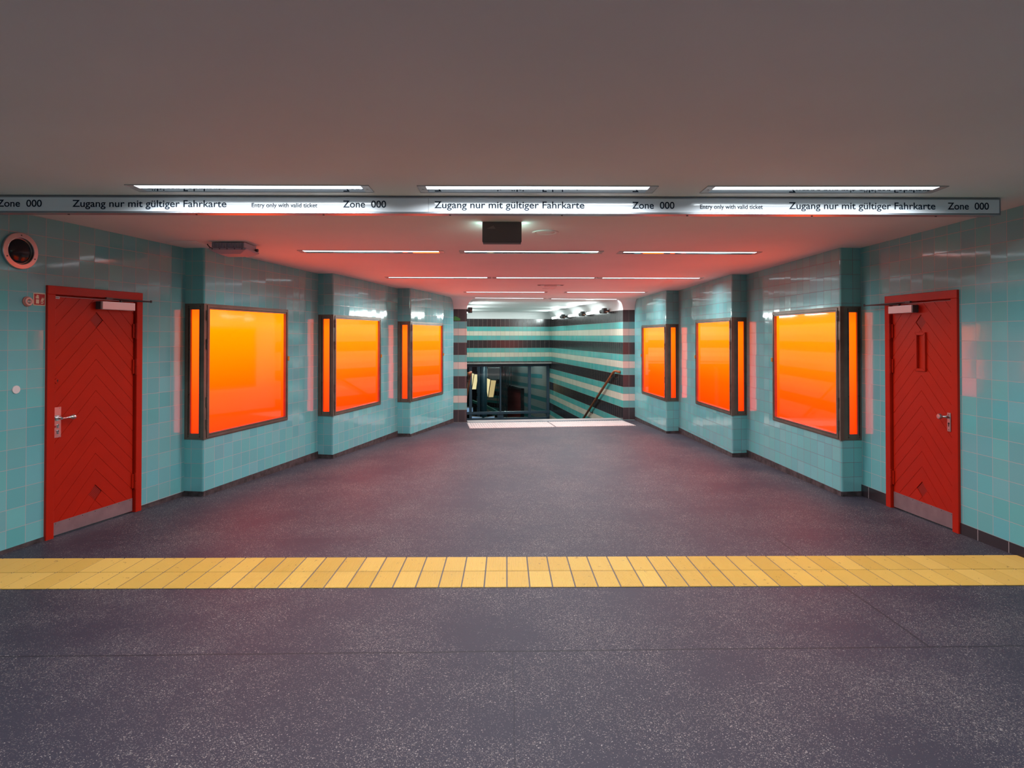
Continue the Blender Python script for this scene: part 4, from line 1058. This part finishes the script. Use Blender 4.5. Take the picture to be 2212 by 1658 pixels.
# ------------------------------------------------------------ lower level seen through the screen
LZ = -4.35
tag(link('floor_lower', (lambda b: (box(b, -9, 6, 0, 24, LZ-0.2, LZ), b)[1])(NB()), M['platfloor'], loc=(SQ[0]+VS[0]*STV, SQ[1]+VS[1]*STV, 0), rotz=R(7.8)), 'dark floor of the lower level', 'floor', kind='structure')
tag(link('ceiling_lower', (lambda b: (box(b, -9.2, 6.2, 0.2, 24.2, 1.6, 1.8), b)[1])(NB()), M['beam'], loc=(SQ[0]+VS[0]*STV, SQ[1]+VS[1]*STV, 0), rotz=R(7.8)), 'dark ceiling of the lower level', 'ceiling', kind='structure')
for nm_, bx in (('wall_lower_left',(-9.2,-9,0,24,LZ,1.8)),('wall_lower_far',(-9.2,6.2,24,24.2,LZ,1.8)),('wall_lower_side',(6,6.2,0,24,LZ,1.8)),('wall_lower_near_left',(-9.2,STW,0.0,0.2,LZ,1.8)),('wall_lower_near_right',(0.02,6.2,0.0,0.2,LZ,1.8)),('wall_under_stairs',(STW,0,-0.25,-0.05,LZ-0.3,-4.0))):
    bm = NB(); box(bm, *bx)  # plain walls added to close the lower level against leaking sky light
    tag(link(nm_, bm, M['beam'], loc=(SQ[0]+VS[0]*STV, SQ[1]+VS[1]*STV, 0), rotz=R(7.8)), 'dark plain wall added round the lower level to keep out stray light', 'wall', kind='structure')
def Wp(px, py, Y):
    return ((px-1106)/F_PX*Y + YAW*Y, Y, 1.575 + (725-py)/F_PX*Y)
# right side wall of the lower level, pale grey with teal courses that fall with the escalator
lower_mat = bpy.data.materials.new('grey_tile_teal_courses'); lower_mat.use_nodes = True; T = NT(lower_mat)
tc = T.n('ShaderNodeTexCoord'); sp = T.n('ShaderNodeSeparateXYZ'); T.t.links.new(tc.outputs['Object'], sp.inputs[0])
hh = T.m('ADD', sp.outputs[2], T.m('MULTIPLY', sp.outputs[0], 0.047))
fr_ = T.m('FRACT', T.m('DIVIDE', hh, 0.44)); isT = T.m('LESS_THAN', fr_, 0.36)
# the teal courses stop at stepped ends
cellr = T.m('FLOOR', T.m('DIVIDE', hh, 0.44))
endx = T.m('MULTIPLY_ADD', cellr, -0.9, 1.2)
isT = T.m('MULTIPLY', isT, T.m('LESS_THAN', T.m('MULTIPLY', cellr, 1.9), T.m('ADD', sp.outputs[0], -1.6)))
gl_ = T.m('MAXIMUM', T.m('GREATER_THAN', T.m('FRACT', T.m('DIVIDE', hh, 0.073)), 0.9), 0.0)
cc = T.mix(isT, T.mix(gl_, (0.30,0.30,0.29,1), (0.22,0.21,0.21,1)), (0.02,0.20,0.22,1))
T.put(T.b.inputs['Base Color'], cc); T.b.inputs['Roughness'].default_value = 0.35
a_ = Vector(Wp(1190, 0, 22.6)[:2]); b_ = Vector(Wp(1075, 0, 38)[:2]); d_ = (b_-a_)
bm = NB(); box(bm, 0, d_.length, -0.2, 0, LZ, 1.6)
tag(link('wall_lower_right', bm, lower_mat, loc=(a_.x,a_.y,0), rotz=math.atan2(d_.y,d_.x)), 'grey tiled wall with teal courses seen through the right panes of the screen', 'wall', kind='structure')
rzw = math.atan2(d_.y,d_.x)
nW = Vector((d_.y,-d_.x)).normalized()
def wallx(px):  # distance along that wall at a pixel column
    k = (px-1106)/F_PX+YAW; dd = d_.normalized()
    return (k*a_.y-a_.x)/(dd.x-k*dd.y)
def wallz(px, py): s = wallx(px); Y = a_.y + d_.normalized().y*s; return 1.575+(725-py)/F_PX*Y
# red panel with black surround on it
x0_, x1_ = wallx(1131), wallx(1101)
t = empty('red_panel', (a_.x, a_.y, 0), rzw, 'dark red panel with a black surround on the lower wall behind the glass', 'panel')
bm = NB(); 
def pz(px, py): return (wallx(px), wallz(px, py))
prism(bm, [pz(1131,905), pz(1131,841), pz(1100.5,833), pz(1100.5,905)], 0.02, 0.10)
link('red_sheet', bm, M['shutter'], t)
bm = NB(); prism(bm, [pz(1132.2,905), pz(1132.2,838), pz(1131,837), pz(1131,905)], 0.0, 0.14); prism(bm, [pz(1132.2,842), pz(1132.2,838), pz(1099,829.5), pz(1099,833.5)], 0.0, 0.14)
link('black_surround', bm, M['black'], t)
# far striped wall and upright bars
bm = NB(); uvl_ = bm.loops.layers.uv.new('UVMap')
p, q = Wp(1030,0,39), Wp(1112,0,36.5)
f = bm.faces.new([bm.verts.new(v) for v in ((p[0],p[1],LZ),(q[0],q[1],LZ),(q[0],q[1],1.6),(p[0],p[1],1.6))])
for lp, u in zip(f.loops, ((0,-4),(2.5,-4.0),(2.5,1.9),(0,2.4))): lp[uvl_].uv = u
me = bpy.data.meshes.new('wall_lower_end'); bm.to_mesh(me); bm.free(); me.materials.append(M['stripe'])
o = bpy.data.objects.new('wall_lower_end', me); C.objects.link(o); tag(o, 'far teal and grey striped wall behind the black bars', 'wall', kind='structure')
for k, (px, wd) in enumerate(((1074.5,1.3),(1078.3,1.5),(1083.8,1.7),(1088.6,1.8),(1094.3,1.9),(1098.4,1.9),(1103.9,2.0))):
    bm = NB(); a3 = Wp(px, 0, 30); hwid = wd/2/F_PX*30
    zlow = LZ if px < 1097 else UZ(832, -1.7, 16)
    box(bm, -hwid, hwid, -0.05, 0.05, zlow if px < 1097 else -0.85, 1.6)
    ob = link('upright_bar', bm, M['black'], loc=(a3[0],a3[1],0)); tag(ob, 'black upright bar of the fence seen through the screen', 'bar', 'black upright bars behind the screen')
# column
bm = NB(); p = Wp(1043.5,0,26); lathe(bm, [(0.165,LZ),(0.165,1.6)], 28, 0, 'z', 0, 0)
tag(link('column', bm, M['colteal'], loc=(p[0],p[1],0), smooth=True), 'dark teal round column behind the left glass pane', 'column')
bm = NB(); p = Wp(1033.8,0,25.6); box(bm, -0.05, 0.05, -0.1, 0.1, LZ, 1.6)
tag(link('steel_post', bm, M['slate'], loc=(p[0],p[1],0)), 'slim slate post beside the round column behind the glass', 'post')
# lit wedge panels
def wedge(polys, Y, label):
    e = empty('lit_panel', Wp(*polys[0][0][0], Y), 0, label, 'lit panel', 'warm lit wedge panels behind the screen')
    o = Vector(e.location)
    for pts, mm in polys:
        bm = NB(); c_ = [Vector(Wp(px,py,Y))-o for px,py in pts]
        prism(bm, [(v.x, v.z) for v in c_], -0.03, 0.12); link('lit_face', bm, M[mm], e)
        cx = sum(v.x for v in c_)/len(c_); cz = sum(v.z for v in c_)/len(c_)
        bm = NB(); prism(bm, [(cx+(v.x-cx)*1.22+math.copysign(0.012,v.x-cx), cz+(v.z-cz)*1.05) for v in c_], -0.0, 0.16); link('black_case', bm, M['black'], e)
wedge([([(1019.0,805.5),(1023.8,807),(1019.6,833)],'amber2'), ([(1025.2,808),(1031.2,808.5),(1031.2,820),(1028.3,840),(1020,840)],'amber2')], 27.0, 'warm lit wedge panel behind the leftmost glass, partly hidden by the rail')
wedge([([(1047.8,815),(1059.2,819.5),(1053.8,857)],'amber2'), ([(1060.8,820.5),(1071.5,821.5),(1065.6,857),(1055.6,857)],'amber')], 28.0, 'warm lit wedge panel right of the dark column')
# pale plate and beams overhead
t = empty('overhead_plate', Wp(1045,800,27.5), 0, 'pale grey slanted plate hanging above the lit panels', 'plate')
o = Vector(t.location); bm = NB(); prism(bm, [((Vector(Wp(px,py,27.5))-o).x, (Vector(Wp(px,py,27.5))-o).z) for px,py in ((1036.2,795),(1054,796.2),(1053.6,814),(1033.4,807.3))], -0.05, 0.1); link('plate', bm, M['paleplate'], t)
t = empty('overhead_beam', Wp(1066,807,29), 0, 'dark grey box beam beside the pale plate', 'beam')
o = Vector(t.location); bm = NB(); prism(bm, [((Vector(Wp(px,py,29))-o).x, (Vector(Wp(px,py,29))-o).z) for px,py in ((1054,794),(1079,794),(1079,817.5),(1059,817.5),(1054,813))], -0.2, 0.6); link('beam', bm, M['beam'], t)
# escalator stringer, green
t = empty('green_stringer', Wp(1050,875,26.8), 0, 'dark green slanting stringer low behind the glass', 'stringer')
o = Vector(t.location); bm = NB(); prism(bm, [((Vector(Wp(px,py,27.5))-o).x, (Vector(Wp(px,py,27.5))-o).z) for px,py in ((1021,863),(1052,874.5),(1077,888),(1077,892),(1070,890),(1050,880),(1021,868))], 0.5, 0.8); link('stringer', bm, M['greenrail'], t)
# blue screens low down
for pts, lb in (([(1009,880.5),(1021,880.5),(1021,889.5),(1009,889.5)],'blue lit display behind the leftmost pane above the rail'),
                ([(1019.5,899.5),(1040,901.5),(1040,908),(1019.5,908)],'blue lit display below the rail, left one'),
                ([(1048,902),(1067.5,899.5),(1067.5,908),(1048,908)],'blue lit display below the rail, right one')):
    t = empty('display', Wp(pts[0][0],pts[0][1],23.2), 0, lb, 'display', 'blue lit displays low behind the screen')
    o = Vector(t.location); c_ = [Vector(Wp(px,py,23.2))-o for px,py in pts]
    bm = NB(); prism(bm, [(v.x,v.z) for v in c_], -0.02, 0.05); link('lit_face', bm, M['bluescreen'], t)
    cx = sum(v.x for v in c_)/4; cz = sum(v.z for v in c_)/4
    bm = NB(); prism(bm, [(cx+(v.x-cx)*1.14, cz+(v.z-cz)*1.35) for v in c_], 0.0, 0.09); link('case', bm, M['paleplate'], t)
# battens added under the lower ceiling only to brighten that level
for k, (px, Y) in enumerate(((1078,24.8),(1085,28.5),(1078,33.0))):
    p = Wp(px,0,Y)
    e = empty('added_batten_light', (p[0]+0.3,p[1],1.58), R(7.8), 'batten added under the lower level ceiling to brighten it', 'batten', 'added battens of the lower level')
    bm = NB(); box(bm, -0.06, 0.06, -0.75, 0.75, -0.03, 0.02); link('tray', bm, M['white'], e)
    bm = NB(); cyl(bm, (0,-0.7,-0.05), (0,0.7,-0.05), 0.02, 12); link('tube', bm, mat('added_batten_tube', (0.9,0.9,0.9), 0.4, emit=(0.75,1.0,0.95), es=200.0), e)
